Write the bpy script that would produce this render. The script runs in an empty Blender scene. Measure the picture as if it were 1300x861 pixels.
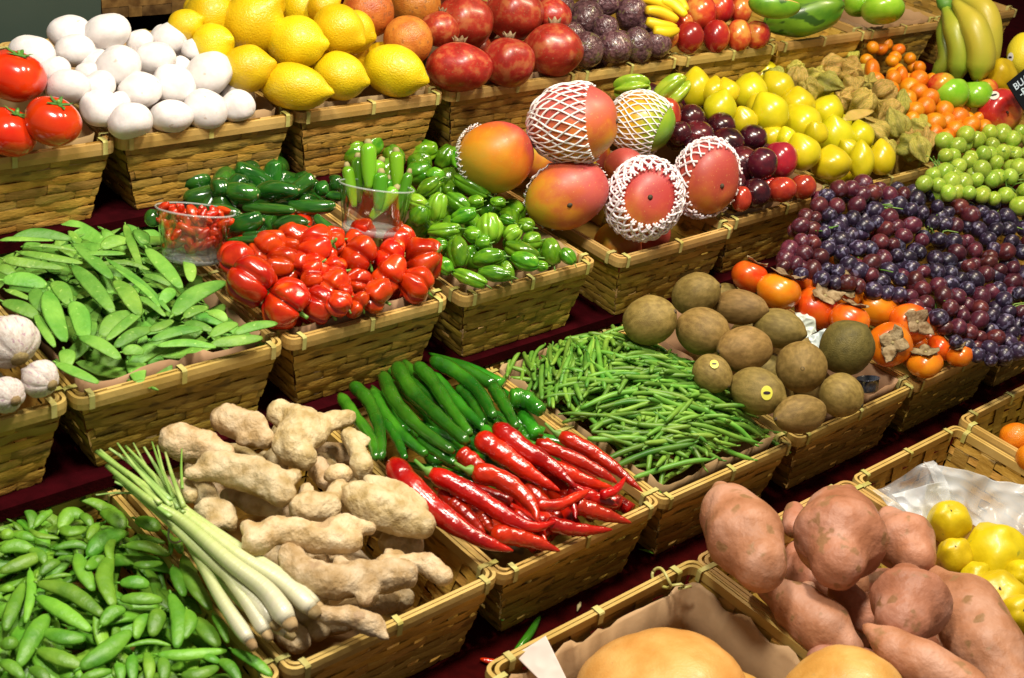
import bpy, math, random
import numpy as np
from mathutils import Vector, Matrix, noise, Quaternion
random.seed(7); rnd=random.random; U=random.uniform; PI=math.pi
SC=bpy.context.scene; C=SC.collection
# ------------------------------------------------------------------ camera frame
CX,CY=650.,430.5
def unit(v): v=np.array(v,float); return v/np.linalg.norm(v)
V1=np.array([2600-CX,-175-CY]); V2=np.array([-1100-CX,-800-CY])
F=math.sqrt(-(V1@V2)); H=1.65                       # eye height
ax=unit([*V1,F]); ay=unit([*V2,F]); az=np.cross(ax,ay)
MW=np.array([ax,ay,az])                             # photo-camera axes -> world
RIGHT=Vector(MW@[1,0,0]); UP=Vector(MW@[0,-1,0]); FWD=Vector(MW@[0,0,1]); EYE=Vector((0,0,H))
def ray(p): return Vector(MW@[p[0]-CX,p[1]-CY,F])/F  # length along FWD = 1
def on_plane(p,z0,s=0.,y0=0.):                      # z = z0 + s*(y-y0)
    r=ray(p); t=(z0-s*y0-H)/(r.z-s*r.y); return EYE+r*t, t
def dirv(dx,dy,dt=0.):                              # photo direction (dy down) + towards the eye
    return (RIGHT*dx-UP*dy-FWD*dt).normalized()
REG={'p':(0,0,1.),'1':(0,0,2.9545),'2':(430,0,2.9545),'3':(860,0,2.9545),'4':(0,285,2.9545),'5':(430,285,2.9545),'6':(860,285,2.9545),
 '7':(0,571,2.9545),'8':(430,571,2.9545),'9':(860,571,2.9545),'a':(180,170,4.3067),'b':(450,170,4.3067),'c':(270,280,4.3067),
 'd':(1050,0,5.064),'e':(180,480,4.3067),'f':(360,540,4.3067),'g':(330,640,3.897),'h':(700,0,4.3067),'i':(640,90,3.9125),'j':(1080,500,5.382),'k':(0,380,6.15)}
def P(reg,x,y): a=REG[reg]; return (a[0]+x/a[2],a[1]+y/a[2])
def parse(s): return [tuple(float(v) for v in q.split(',')) for q in s.replace('\n','').split(';') if q.strip()]
# ------------------------------------------------------------------ materials
def mat(name,c1,c2=None,scale=6.,rough=.4,coat=0.,bump=0.,bscale=40.,rv=.15,rh=.012,spots=None,sss=0.,lo=.35,hi=.65,stretch=None,c3=None,detail=4,trans=0.,streak=None,spec=.5):
    m=bpy.data.materials.new(name); m.use_nodes=True; N=m.node_tree.nodes; L=m.node_tree.links; b=N['Principled BSDF']
    tc=N.new('ShaderNodeTexCoord'); oi=N.new('ShaderNodeObjectInfo')
    mp=N.new('ShaderNodeMapping'); L.new(tc.outputs['Object'],mp.inputs[0])
    if stretch: mp.inputs['Scale'].default_value=stretch
    ad=N.new('ShaderNodeVectorMath'); ad.operation='ADD'; L.new(mp.outputs[0],ad.inputs[0])
    ml=N.new('ShaderNodeVectorMath'); ml.operation='SCALE'; ml.inputs[0].default_value=(7,11,5); L.new(oi.outputs['Random'],ml.inputs['Scale']); L.new(ml.outputs[0],ad.inputs[1])
    nz=N.new('ShaderNodeTexNoise'); nz.inputs['Scale'].default_value=scale; nz.inputs['Detail'].default_value=detail; L.new(ad.outputs[0],nz.inputs['Vector'])
    rp=N.new('ShaderNodeValToRGB'); e=rp.color_ramp.elements; e[0].position=lo; e[1].position=hi
    e[0].color=(*c1,1); e[1].color=(*(c2 or c1),1)
    if c3: q=rp.color_ramp.elements.new((lo+hi)/2); q.color=(*c3,1)
    L.new(nz.outputs[0],rp.inputs[0]); col=rp.outputs[0]
    if spots:                                       # (colour, scale, threshold)
        n2=N.new('ShaderNodeTexNoise'); n2.inputs['Scale'].default_value=spots[1]; n2.inputs['Detail'].default_value=2; L.new(ad.outputs[0],n2.inputs['Vector'])
        r2=N.new('ShaderNodeValToRGB'); r2.color_ramp.elements[0].position=spots[2]; r2.color_ramp.elements[1].position=spots[2]+.06; L.new(n2.outputs[0],r2.inputs[0])
        mx=N.new('ShaderNodeMixRGB'); L.new(r2.outputs[0],mx.inputs[0]); L.new(col,mx.inputs[1]); mx.inputs[2].default_value=(*spots[0],1); col=mx.outputs[0]
    at=N.new('ShaderNodeAttribute'); at.attribute_name='tint'
    if streak:                                      # colour attribute carries per-strip tint
        mx=N.new('ShaderNodeMixRGB'); mx.blend_type='MULTIPLY'; mx.inputs[0].default_value=1; L.new(col,mx.inputs[1]); L.new(at.outputs['Color'],mx.inputs[2]); col=mx.outputs[0]
    hs=N.new('ShaderNodeHueSaturation'); L.new(col,hs.inputs['Color'])
    a1=N.new('ShaderNodeMapRange'); a1.inputs['To Min'].default_value=1-rv; a1.inputs['To Max'].default_value=1+rv; L.new(oi.outputs['Random'],a1.inputs[0]); L.new(a1.outputs[0],hs.inputs['Value'])
    fr=N.new('ShaderNodeMath'); fr.operation='MULTIPLY'; fr.inputs[1].default_value=17.3; L.new(oi.outputs['Random'],fr.inputs[0])
    f2=N.new('ShaderNodeMath'); f2.operation='FRACT'; L.new(fr.outputs[0],f2.inputs[0])
    a2=N.new('ShaderNodeMapRange'); a2.inputs['To Min'].default_value=.5-rh; a2.inputs['To Max'].default_value=.5+rh; L.new(f2.outputs[0],a2.inputs[0]); L.new(a2.outputs[0],hs.inputs['Hue'])
    L.new(hs.outputs[0],b.inputs['Base Color'])
    b.inputs['Roughness'].default_value=rough; b.inputs['Coat Weight'].default_value=coat; b.inputs['Coat Roughness'].default_value=.18
    b.inputs['Specular IOR Level'].default_value=spec
    if sss: b.inputs['Subsurface Weight'].default_value=sss; b.inputs['Subsurface Radius'].default_value=(1,.6,.3); b.inputs['Subsurface Scale'].default_value=.006
    if trans: b.inputs['Transmission Weight'].default_value=trans
    if bump:
        n3=N.new('ShaderNodeTexNoise'); n3.inputs['Scale'].default_value=bscale; n3.inputs['Detail'].default_value=3; L.new(ad.outputs[0],n3.inputs['Vector'])
        bp=N.new('ShaderNodeBump'); bp.inputs['Strength'].default_value=bump; bp.inputs['Distance'].default_value=.004; L.new(n3.outputs[0],bp.inputs['Height']); L.new(bp.outputs[0],b.inputs['Normal'])
    return m
def gradmat(name,stops,axis,rough=.35,coat=.2,nscale=2.,namt=.5,spots=None,bump=0.,bscale=30,rv=.06):
    """colour that changes along a local axis of the fruit (its own colour: blush, green shoulder)"""
    m=mat(name,(1,1,1),rough=rough,coat=coat,spots=spots,bump=bump,bscale=bscale,rv=rv,rh=.006); N=m.node_tree.nodes; L=m.node_tree.links
    rp=[n for n in N if n.type=='VALTORGB'][0]; tc=[n for n in N if n.type=='TEX_COORD'][0]; nz=[n for n in N if n.type=='TEX_NOISE'][0]; nz.inputs['Scale'].default_value=nscale
    dp=N.new('ShaderNodeVectorMath'); dp.operation='DOT_PRODUCT'; dp.inputs[1].default_value=axis; L.new(tc.outputs['Object'],dp.inputs[0])
    s=N.new('ShaderNodeMath'); s.operation='MULTIPLY_ADD'; s.inputs[1].default_value=.5; s.inputs[2].default_value=.5-namt/2; L.new(dp.outputs['Value'],s.inputs[0])
    t=N.new('ShaderNodeMath'); t.operation='MULTIPLY_ADD'; t.inputs[1].default_value=namt; L.new(nz.outputs[0],t.inputs[0]); L.new(s.outputs[0],t.inputs[2])
    L.new(t.outputs[0],rp.inputs[0]); cr=rp.color_ramp
    cr.elements[0].position=stops[0][0]; cr.elements[0].color=(*stops[0][1],1); cr.elements[1].position=stops[-1][0]; cr.elements[1].color=(*stops[-1][1],1)
    for p,c in stops[1:-1]: q=cr.elements.new(p); q.color=(*c,1)
    return m
M={}
M['wall']=mat('bamboo strips',(.42,.245,.035),(.58,.37,.075),scale=25,rough=.55,rv=.12,rh=.014,bump=.3,bscale=120,streak=1,stretch=(1,1,3),spots=((.24,.15,.03),22,.61),detail=7)
M['rim']=mat('bamboo lath',(.48,.30,.075),(.60,.40,.13),scale=14,rough=.42,rv=.08,rh=.01,bump=.15,bscale=90)
M['bind']=mat('bamboo binding',(.46,.42,.10),(.58,.54,.20),scale=40,rough=.4,rv=.1)
M['wicker']=mat('brown wicker',(.10,.05,.015),(.26,.15,.05),scale=40,rough=.5,streak=1,bump=.3)
M['cloth']=mat('dark red cloth',(.020,.0008,.0012),(.032,.0012,.0018),scale=60,rough=1.,bump=.2,bscale=300,spec=.04)
M['paper']=mat('kraft paper',(.36,.22,.10),(.48,.31,.16),scale=10,rough=.8,bump=.5,bscale=25,rv=.05)
M['whitepaper']=mat('pale paper',(.70,.60,.52),(.80,.70,.62),scale=10,rough=.8,bump=.2,bscale=18)
M['dark']=mat('dark wall paint',(.012,.02,.014),(.022,.032,.026),scale=2,rough=.7)
M['tomato']=mat('tomato skin',(.66,.028,.003),(.76,.055,.004),scale=1.2,rough=.16,coat=.6,sss=.05,rh=.003)
M['leaf']=mat('green calyx',(.05,.16,.02),(.10,.24,.03),scale=4,rough=.5)
M['mushroom']=mat('mushroom cap',(.68,.63,.61),(.79,.76,.74),scale=2.,rough=.6,bump=.1,bscale=6,rv=.05,spots=((.60,.50,.43),2.6,.70),sss=.1)
M['lemon']=mat('lemon peel',(.70,.46,.004),(.78,.56,.008),scale=1.5,rough=.33,coat=.12,bump=.4,bscale=17,rv=.07,rh=.01,spots=((.52,.46,.02),1.2,.70))
M['russet']=mat('russet orange peel',(.42,.10,.015),(.58,.20,.03),scale=2,rough=.35,bump=.4,bscale=18,spots=((.35,.12,.03),5,.6))
M['pomegranate']=mat('pomegranate rind',(.28,.026,.010),(.46,.13,.04),scale=2.8,rough=.36,coat=.12,rv=.14,rh=.006,spots=((.34,.13,.05),16,.63),bump=.1,bscale=5,c3=(.38,.034,.014),detail=9)
M['crown']=mat('dry calyx',(.15,.09,.03),(.40,.31,.17),scale=3,rough=.8,bump=.5,bscale=9,detail=6)
M['passion']=mat('passion fruit skin',(.05,.018,.022),(.17,.085,.09),scale=4,rough=.24,coat=.35,bump=.9,bscale=5,rv=.2,spots=((.14,.11,.05),3,.60),detail=8)
M['bananette']=mat('small banana peel',(.85,.50,.01),(.92,.62,.02),scale=2,rough=.4,spots=((.45,.22,.03),8,.72))
M['nectarine']=gradmat('nectarine skin',[(.05,(.70,.28,.05)),(.22,(.58,.08,.02)),(.5,(.42,.015,.012)),(.9,(.28,.01,.015))],(0,.9,-.3),rough=.25,coat=.4,nscale=2.2,namt=.7,rv=.15)
M['papaya']=mat('green papaya skin',(.06,.22,.010),(.17,.38,.02),scale=1.2,rough=.35,coat=.2,spots=((.03,.10,.01),1.6,.60),detail=7)
M['papflesh']=mat('papaya flesh',(.75,.42,.12),(.82,.55,.2),scale=4,rough=.4)
M['greenapple']=mat('green apple skin',(.20,.50,.015),(.32,.60,.04),scale=1.5,rough=.22,coat=.3,rv=.06,spots=((.42,.64,.10),30,.70))
M['redapple']=gradmat('red apple skin',[(.2,(.62,.42,.03)),(.4,(.70,.24,.03)),(.65,(.60,.05,.02)),(.9,(.45,.02,.02))],(.3,-.8,.35),rough=.22,coat=.4,nscale=3,namt=.6)
M['banana']=mat('banana peel',(.26,.40,.03),(.60,.52,.05),scale=6,rough=.4,coat=.08,rv=.12,stretch=(1,1,.5),spots=((.34,.24,.05),30,.72),bump=.1,bscale=40)
M['yplum']=mat('yellow plum skin',(.56,.50,.006),(.68,.58,.012),scale=1.4,rough=.28,coat=.3,rv=.08,rh=.014,sss=.08,spots=((.70,.36,.02),1.3,.72))
M['carambola']=mat('star fruit skin',(.24,.44,.02),(.42,.56,.04),scale=2,rough=.22,coat=.4,sss=.1)
M['plum']=mat('dark plum skin',(.022,.004,.010),(.10,.009,.016),scale=1.2,rough=.24,coat=.4,rv=.3,rh=.01,spots=((.14,.05,.06),4,.66))
M['redplum']=mat('red plum skin',(.30,.012,.014),(.50,.03,.018),scale=1.3,rough=.2,coat=.5,spots=((.55,.2,.05),9,.72))
M['mango_o']=gradmat('orange mango skin',[(.1,(.46,.30,.02)),(.35,(.66,.27,.012)),(.62,(.66,.15,.015)),(.85,(.52,.07,.05))],(.8,0,.35),nscale=2.0,namt=.5,rough=.45,coat=.03,spots=((.6,.34,.08),20,.68),bump=.05,bscale=30)
M['mango_r']=gradmat('red mango skin',[(.12,(.56,.36,.02)),(.30,(.64,.24,.02)),(.48,(.54,.11,.035)),(.72,(.50,.09,.07)),(.95,(.42,.05,.05))],(.85,.0,-.1),nscale=2.2,namt=.6,rough=.45,coat=.03,spots=((.60,.24,.08),20,.66),bump=.05,bscale=30)
M['mango_f']=gradmat('deep red mango skin',[(.1,(.62,.22,.03)),(.30,(.56,.12,.04)),(.5,(.46,.065,.04)),(.95,(.42,.055,.055))],(.85,.0,-.1),nscale=2.2,namt=.6,rough=.45,coat=.03,spots=((.60,.24,.08),20,.66),bump=.05,bscale=30)
M['mango_g']=gradmat('green and yellow mango skin',[(.1,(.75,.30,.01)),(.45,(.72,.40,.02)),(.7,(.34,.46,.02)),(.9,(.16,.36,.03))],(0,0,1),nscale=1.3,namt=.4,rough=.32)
M['scar']=mat('dark stem scar',(.035,.025,.01),(.09,.06,.03),scale=5,rough=.7)
M['net']=mat('white foam net',(.88,.85,.82),rough=.6,rv=.02,sss=.15)
M['netp']=mat('pinkish foam net',(.88,.78,.80),rough=.6,rv=.02,sss=.15)
M['habanero']=mat('red pepper skin',(.46,.010,.002),(.66,.050,.003),scale=1.3,rough=.24,coat=.45,rv=.22,rh=.004,bump=.2,bscale=3,spots=((.66,.10,.005),.9,.68))
M['greenpep']=mat('green pepper skin',(.045,.19,.006),(.14,.34,.012),scale=1.6,rough=.18,coat=.5,rv=.3,rh=.014,bump=.2,bscale=3)
M['lightpep']=mat('light green pepper skin',(.16,.40,.015),(.26,.50,.03),scale=1.6,rough=.22,coat=.4,rv=.1)
M['jalapeno']=mat('dark green pepper skin',(.010,.07,.008),(.030,.14,.012),scale=1.4,rough=.12,coat=.7,rv=.25,rh=.01)
M['stem']=mat('green stem',(.10,.26,.03),(.22,.38,.07),scale=5,rough=.5)
M['drystem']=mat('dry stem end',(.30,.26,.10),(.42,.36,.16),scale=6,rough=.7)
M['snow']=mat('snow pea pod',(.095,.27,.028),(.19,.40,.055),scale=30,rough=.5,coat=.0,rv=.22,rh=.014,sss=.05,bump=.45,bscale=120,spots=((.28,.48,.10),130,.66),spec=.35)
M['snap']=mat('sugar snap pod',(.085,.26,.014),(.18,.40,.03),scale=30,rough=.45,coat=.0,rv=.25,rh=.012,sss=.05,bump=.35,bscale=110)
M['bean']=mat('green bean skin',(.055,.21,.014),(.21,.40,.05),scale=30,rough=.45,coat=.05,rv=.35,rh=.018,lo=.3,hi=.7,spec=.4)
M['gchili']=mat('green chili skin',(.012,.115,.006),(.045,.24,.010),scale=20,rough=.14,coat=.8,rv=.3,rh=.010,bump=.5,bscale=90)
M['rchili']=mat('red chili skin',(.34,.006,.002),(.60,.022,.003),scale=26,rough=.2,coat=.6,rv=.28,rh=.004,bump=.6,bscale=90,detail=7)
M['ginger']=mat('ginger skin',(.42,.29,.12),(.68,.55,.34),scale=50,rough=.55,rv=.12,bump=.8,bscale=150,spots=((.44,.31,.16),34,.66),c3=(.57,.43,.23),detail=8,spec=.3)
M['gingerdirt']=mat('dry ginger stub',(.24,.16,.06),(.46,.34,.16),scale=50,rough=.8,bump=.5,bscale=90)
M['lgrass']=gradmat('lemongrass stalk',[(.0,(.22,.40,.07)),(.35,(.42,.55,.15)),(.65,(.58,.63,.30)),(1.,(.68,.64,.47))],(0,0,1),rough=.38,nscale=34,namt=.34,bump=.2,bscale=60)
M['lgleaf']=mat('lemongrass leaf',(.20,.36,.07),(.38,.52,.16),scale=40,rough=.4)
M['band']=mat('rubber band',(.40,.33,.28),rough=.5)
M['garlic']=mat('garlic skin',(.56,.47,.42),(.72,.67,.62),scale=2.5,rough=.5,rv=.03,stretch=(4,4,.6),spots=((.46,.30,.36),2.2,.62),sss=.08,bump=.3,bscale=7)
M['kiwi']=mat('kiwi skin',(.18,.115,.026),(.30,.20,.055),scale=5,rough=.58,rv=.14,rh=.016,bump=.32,bscale=50,spots=((.13,.08,.022),26,.66),spec=.45,detail=8,c3=(.235,.16,.038),stretch=(1,1,.6))
M['kiwig']=mat('greener kiwi skin',(.105,.085,.018),(.17,.135,.032),scale=4,rough=.55,bump=.4,bscale=22,spec=.35)
M['persimmon']=mat('persimmon skin',(.66,.09,.004),(.76,.20,.008),scale=1.1,rough=.26,coat=.3,rv=.10,rh=.014,spots=((.50,.16,.02),9,.70))
M['grape']=mat('dark grape skin',(.012,.008,.022),(.034,.018,.045),scale=1.5,rough=.34,coat=.1,rv=.35,rh=.02,spots=((.12,.11,.19),2.,.56))
M['grapered']=mat('red grape skin',(.055,.008,.016),(.12,.022,.03),scale=1.5,rough=.32,coat=.1,rv=.35,rh=.02,spots=((.13,.07,.10),2.,.60),sss=.08)
M['grapegreen']=mat('green grape skin',(.26,.42,.03),(.40,.53,.08),scale=1.5,rough=.25,coat=.2,rv=.16,rh=.015,sss=.6)
M['kumquat']=mat('kumquat peel',(.74,.20,.004),(.80,.30,.008),scale=1.5,rough=.3,coat=.25,rv=.1,rh=.015,bump=.2,bscale=20)
M['husk']=mat('physalis husk',(.30,.27,.04),(.60,.46,.12),scale=2.2,rough=.42,rv=.25,rh=.04,c3=(.46,.40,.07),stretch=(5,5,.4),sss=.25,bump=.6,bscale=9)
M['orange']=mat('mandarin peel',(.86,.17,.004),(.90,.24,.008),scale=1.5,rough=.3,coat=.3,bump=.4,bscale=18)
M['sweet']=mat('sweet potato skin',(.34,.13,.065),(.52,.26,.18),scale=22,rough=.5,rv=.10,rh=.008,bump=.45,bscale=110,spots=((.30,.15,.07),40,.60),c3=(.45,.19,.11),spec=.35,detail=8)
M['squash']=mat('squash rind',(.58,.29,.06),(.72,.42,.12),scale=2.2,rough=.4,coat=.1,rv=.05,bump=.2,bscale=30,spots=((.52,.30,.09),16,.68),detail=9,c3=(.65,.35,.085))
M['quince']=mat('quince skin',(.56,.41,.005),(.68,.51,.010),scale=1.5,rough=.38,coat=.08,bump=.15,bscale=4,spots=((.38,.33,.02),2.2,.68),detail=6)
M['pomelo']=mat('yellow melon rind',(.80,.72,.03),(.86,.80,.05),scale=2,rough=.4,bump=.2,bscale=12)
M['white']=mat('white sticker',(.85,.85,.82),rough=.4); M['stickd']=mat('dark sticker print',(.03,.02,.03),rough=.4); M['sticky']=mat('yellow sticker',(.80,.74,.10),rough=.4)
M['slate']=mat('black slate board',(.002,.004,.006),(.005,.007,.010),scale=8,rough=.8,spec=.1); M['chalk']=mat('chalk writing',(.55,.72,.85),rough=.9)
M['cup']=mat('dark blue plastic cup',(.02,.03,.05),(.05,.06,.09),scale=4,rough=.2,coat=.5)
def glassmat():
    m=bpy.data.materials.new('clear glass'); m.use_nodes=True; N=m.node_tree.nodes; L=m.node_tree.links; N.remove(N['Principled BSDF'])
    t=N.new('ShaderNodeBsdfTransparent'); t.inputs[0].default_value=(.97,.98,.97,1); g=N.new('ShaderNodeBsdfGlossy'); g.inputs['Roughness'].default_value=.02; x=N.new('ShaderNodeMixShader'); lw=N.new('ShaderNodeLayerWeight'); lw.inputs[0].default_value=.5; pw=N.new('ShaderNodeMath'); pw.operation='POWER'; pw.inputs[1].default_value=3.5; L.new(lw.outputs['Facing'],pw.inputs[0]); f=N.new('ShaderNodeMath'); f.operation='MULTIPLY_ADD'; f.inputs[1].default_value=.9; f.inputs[2].default_value=.07; L.new(pw.outputs[0],f.inputs[0])
    L.new(f.outputs[0],x.inputs[0]); L.new(t.outputs[0],x.inputs[1]); L.new(g.outputs[0],x.inputs[2]); L.new(x.outputs[0],N['Material Output'].inputs['Surface']); return m
M['glass']=glassmat()
def edgemat():
    m=bpy.data.materials.new('thick glass edge'); m.use_nodes=True; N=m.node_tree.nodes; L=m.node_tree.links; b=N['Principled BSDF']; b.inputs['Base Color'].default_value=(.80,.88,.88,1); b.inputs['Roughness'].default_value=.08
    t=N.new('ShaderNodeBsdfTransparent'); x=N.new('ShaderNodeMixShader'); x.inputs[0].default_value=.26; L.new(t.outputs[0],x.inputs[1]); L.new(b.outputs[0],x.inputs[2]); L.new(x.outputs[0],N['Material Output'].inputs['Surface']); return m
M['edge']=edgemat()
def bagmat():
    m=bpy.data.materials.new('thin plastic film'); m.use_nodes=True; N=m.node_tree.nodes; L=m.node_tree.links; b=N['Principled BSDF']
    b.inputs['Base Color'].default_value=(.80,.84,.88,1); b.inputs['Roughness'].default_value=.22
    tr=N.new('ShaderNodeBsdfTransparent'); mx=N.new('ShaderNodeMixShader'); tc=N.new('ShaderNodeTexCoord'); nz=N.new('ShaderNodeTexNoise'); nz.inputs['Scale'].default_value=14
    rp=N.new('ShaderNodeMapRange'); rp.inputs['From Min'].default_value=.35; rp.inputs['From Max'].default_value=.65; rp.inputs['To Min'].default_value=.12; rp.inputs['To Max'].default_value=.66
    L.new(tc.outputs['Object'],nz.inputs['Vector']); L.new(nz.outputs[0],rp.inputs[0]); L.new(rp.outputs[0],mx.inputs[0]); L.new(tr.outputs[0],mx.inputs[1]); L.new(b.outputs[0],mx.inputs[2])
    L.new(mx.outputs[0],N['Material Output'].inputs['Surface']); return m
M['bag']=bagmat()
# ------------------------------------------------------------------ mesh building
class MB:
    def __init__(s): s.v=[]; s.f=[]; s.t=[]; s.tint=(1,1,1)
    def add(s,vs,fs):
        o=len(s.v); s.v+=[tuple(v) for v in vs]; s.f+=[tuple(i+o for i in f) for f in fs]; s.t+=[s.tint]*len(vs)
    def box(s,a,b):
        x0,y0,z0=a;x1,y1,z1=b
        s.add([(x0,y0,z0),(x1,y0,z0),(x1,y1,z0),(x0,y1,z0),(x0,y0,z1),(x1,y0,z1),(x1,y1,z1),(x0,y1,z1)],[(0,3,2,1),(4,5,6,7),(0,1,5,4),(1,2,6,5),(2,3,7,6),(3,0,4,7)])
    def tube(s,pts,rad,n=8,flat=1.,up=None,twist=0.):
        pts=[Vector(p) for p in pts]; k=len(pts); rad=rad if hasattr(rad,'__len__') else [rad]*k
        u=None; vs=[]
        for i,p in enumerate(pts):
            d=(pts[min(i+1,k-1)]-pts[max(i-1,0)]).normalized()
            if u is None:
                u=Vector(up) if up is not None else (Vector((0,0,1)) if abs(d.z)<.9 else Vector((1,0,0)))
            u=(u-d*u.dot(d)).normalized(); w=d.cross(u)
            r=rad[i]
            for j in range(n):
                a=2*PI*j/n+twist; vs.append(p+w*(math.cos(a)*r)+u*(math.sin(a)*r*flat))
        fs=[]
        for i in range(k-1):
            for j in range(n): a=i*n+j; b=i*n+(j+1)%n; fs.append((a,b,b+n,a+n))
        vs.append(pts[0]); vs.append(pts[-1]); c0=k*n; c1=k*n+1
        for j in range(n): fs.append((c0,(j+1)%n,j)); fs.append((c1,(k-1)*n+j,(k-1)*n+(j+1)%n))
        s.add(vs,fs)
    def build(s,name,m,smooth=True,tint=False):
        me=bpy.data.meshes.new(name); me.from_pydata(s.v,[],s.f); me.update()
        if smooth: me.polygons.foreach_set('use_smooth',[True]*len(me.polygons))
        if tint:
            a=me.color_attributes.new('tint','FLOAT_COLOR','POINT'); a.data.foreach_set('color',[c for t in s.t for c in (*t,1)])
        for q in (m if isinstance(m,(list,tuple)) else [m]): me.materials.append(q)
        return me
def blob(name,m,fn,nu=24,nv=14):
    """closed round mesh; fn(theta,phi)->(x,y,z) of a unit-size fruit, theta 0 at +z"""
    b=MB(); vs=[fn(0.,0.)]
    for i in range(1,nv):
        for j in range(nu): vs.append(fn(PI*i/nv,2*PI*j/nu))
    vs.append(fn(PI,0.)); fs=[(0,1+j,1+(j+1)%nu) for j in range(nu)]
    for i in range(nv-2):
        for j in range(nu): a=1+i*nu+j; c=1+i*nu+(j+1)%nu; fs.append((a,a+nu,c+nu,c))
    l=len(vs)-1; o=1+(nv-2)*nu; fs+=[(o+j,l,o+(j+1)%nu) for j in range(nu)]
    b.add(vs,fs); return b.build(name,m)
def nz(x,y,z,s=1.,o=0.): return noise.noise(Vector((x*s+o,y*s+o*1.7,z*s-o)))
def sph(t,p): return math.sin(t)*math.cos(p),math.sin(t)*math.sin(p),math.cos(t)
def fruit(name,m,rad=lambda t,p:1.,zs=1.,bump=.03,bs=1.3,seed=0,nu=24,nv=14,dimple=0.,dimpleb=0.,post=None):
    def fn(t,p):
        x,y,z=sph(t,p); r=rad(t,p)*(1+bump*nz(x,y,z,bs,seed*3.1))
        q=[x*r,y*r,z*r*zs]
        if dimple: q[2]-=dimple*math.exp(-(t/.38)**2)
        if dimpleb: q[2]+=dimpleb*math.exp(-((PI-t)/.38)**2)
        return post(q,t,p) if post else q
    return blob(name,m,fn,nu,nv)
MESH={}
def variants(kind,n,f):
    MESH[kind]=[f(i) for i in range(n)]
def star(name,m,n=5,r0=.12,r1=.5,z=0.,curl=.15,thick=.02,w=.16,seed=1):
    """calyx of n leaflets round the z axis"""
    b=MB(); R=random.Random(seed)
    for k in range(n):
        a=2*PI*k/n+R.uniform(-.2,.2); L=r1*R.uniform(.75,1.15); pts=[];rr=[]
        for i in range(6):
            t=i/5; pts.append((math.cos(a+t*R.uniform(-.2,.2))*L*t,math.sin(a)*L*t,z+curl*t*t*R.uniform(.5,1.4)-.0*t)); rr.append(w*(math.sin(PI*min(1,.25+t*.75))**.8+.03))
        b.tube(pts,rr,6,flat=thick/w,up=(0,0,1))
    return b.build(name,m)
# --- fruit bodies: unit radius, axis = z (stem end +z)
variants('tomato',3,lambda i:fruit('tomato',M['tomato'],lambda t,p:1+.03*math.cos(5*p+i)*math.sin(t)**2,zs=.88,dimple=.16,seed=i,nu=30,nv=18))
variants('mushroom',5,lambda i:fruit('mushroom',M['mushroom'],lambda t,p:1-.05*math.cos(2*t),zs=.97,bump=.10,bs=1.1,seed=i+4,nu=26,nv=16,post=lambda q,t,p:[q[0],q[1],q[2]*(1 if t<1.7 else .85)]))
def lemonf(i):
    return fruit('lemon',M['lemon'],lambda t,p:1+.20*math.exp(-(t/.22)**2)+.06*math.exp(-((PI-t)/.25)**2),zs=1.0,bump=.06,seed=i,nu=28,nv=22)
variants('lemon',4,lemonf)
variants('russet',2,lambda i:fruit('russet_orange',M['russet'],zs=.95,seed=i))
variants('pomegranate',3,lambda i:fruit('pomegranate',M['pomegranate'],lambda t,p:1+.035*math.cos(6*p+i)*math.sin(t)**2,zs=.93,bump=.07,seed=i,nu=30,nv=18))
variants('passion',5,lambda i:fruit('passion_fruit',M['passion'],lambda t,p:1+.035*nz(*sph(t,p),5,i)+.02*nz(*sph(t,p),9,i),zs=1.08,bump=.08,seed=i,nu=36,nv=22))
variants('nectarine',3,lambda i:fruit('nectarine',M['nectarine'],lambda t,p:1-.05*math.exp(-(((p-PI)/.25)**2)),zs=1.1,dimple=.12,seed=i))
variants('greenapple',2,lambda i:fruit('green_apple',M['greenapple'],zs=.92,dimple=.3,dimpleb=.2,seed=i,nu=28,nv=18))
variants('redapple',1,lambda i:fruit('red_apple',M['redapple'],zs=.9,dimple=.35,dimpleb=.2,seed=i,nu=30,nv=20))
variants('yplum',5,lambda i:fruit('yellow_plum',M['yplum'],lambda t,p:1+.22*math.exp(-(t/(.30+.04*i))**1.5)-.03*math.sin(2*t),zs=1.0,bump=.06,seed=i,nu=28,nv=22))
variants('plum',3,lambda i:fruit('plum',M['plum'],lambda t,p:1-.035*math.exp(-(((p-PI)/.22)**2)),zs=1.04,dimple=.1,seed=i))
variants('redplum',2,lambda i:fruit('red_plum',M['redplum'],lambda t,p:1-.035*math.exp(-(((p-PI)/.22)**2)),zs=1.0,dimple=.1,seed=i))
variants('kiwi',4,lambda i:fruit('kiwi',M['kiwi'],lambda t,p:1+.09*math.exp(-(t/.2)**2)-.02*math.exp(-((PI-t)/.3)**2),zs=1.0,bump=.06,seed=i,nu=28,nv=20))
MESH['kiwig']=[fruit('kiwi',M['kiwig'],lambda t,p:1+.07*math.exp(-(t/.2)**2),bump=.06,seed=9)]
variants('persimmon',3,lambda i:fruit('persimmon',M['persimmon'],lambda t,p:1+.03*math.cos(4*p)*math.sin(t)**2,zs=.84,dimple=.14,seed=i,nu=28,nv=18))
variants('kumquat',2,lambda i:fruit('kumquat',M['kumquat'],zs=1.1,seed=i,nu=18,nv=12))
variants('mandarin',1,lambda i:fruit('mandarin',M['orange'],zs=.92,seed=i))
variants('quince',3,lambda i:fruit('quince',M['quince'],lambda t,p:1+.05*math.cos(5*p+i)*math.sin(t)**2,zs=1.04,bump=.16,bs=1.4,seed=i,dimpleb=.15,dimple=.08,nu=28,nv=18))
variants('melon',1,lambda i:fruit('yellow_melon',M['pomelo'],zs=1.05,seed=i))
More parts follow.
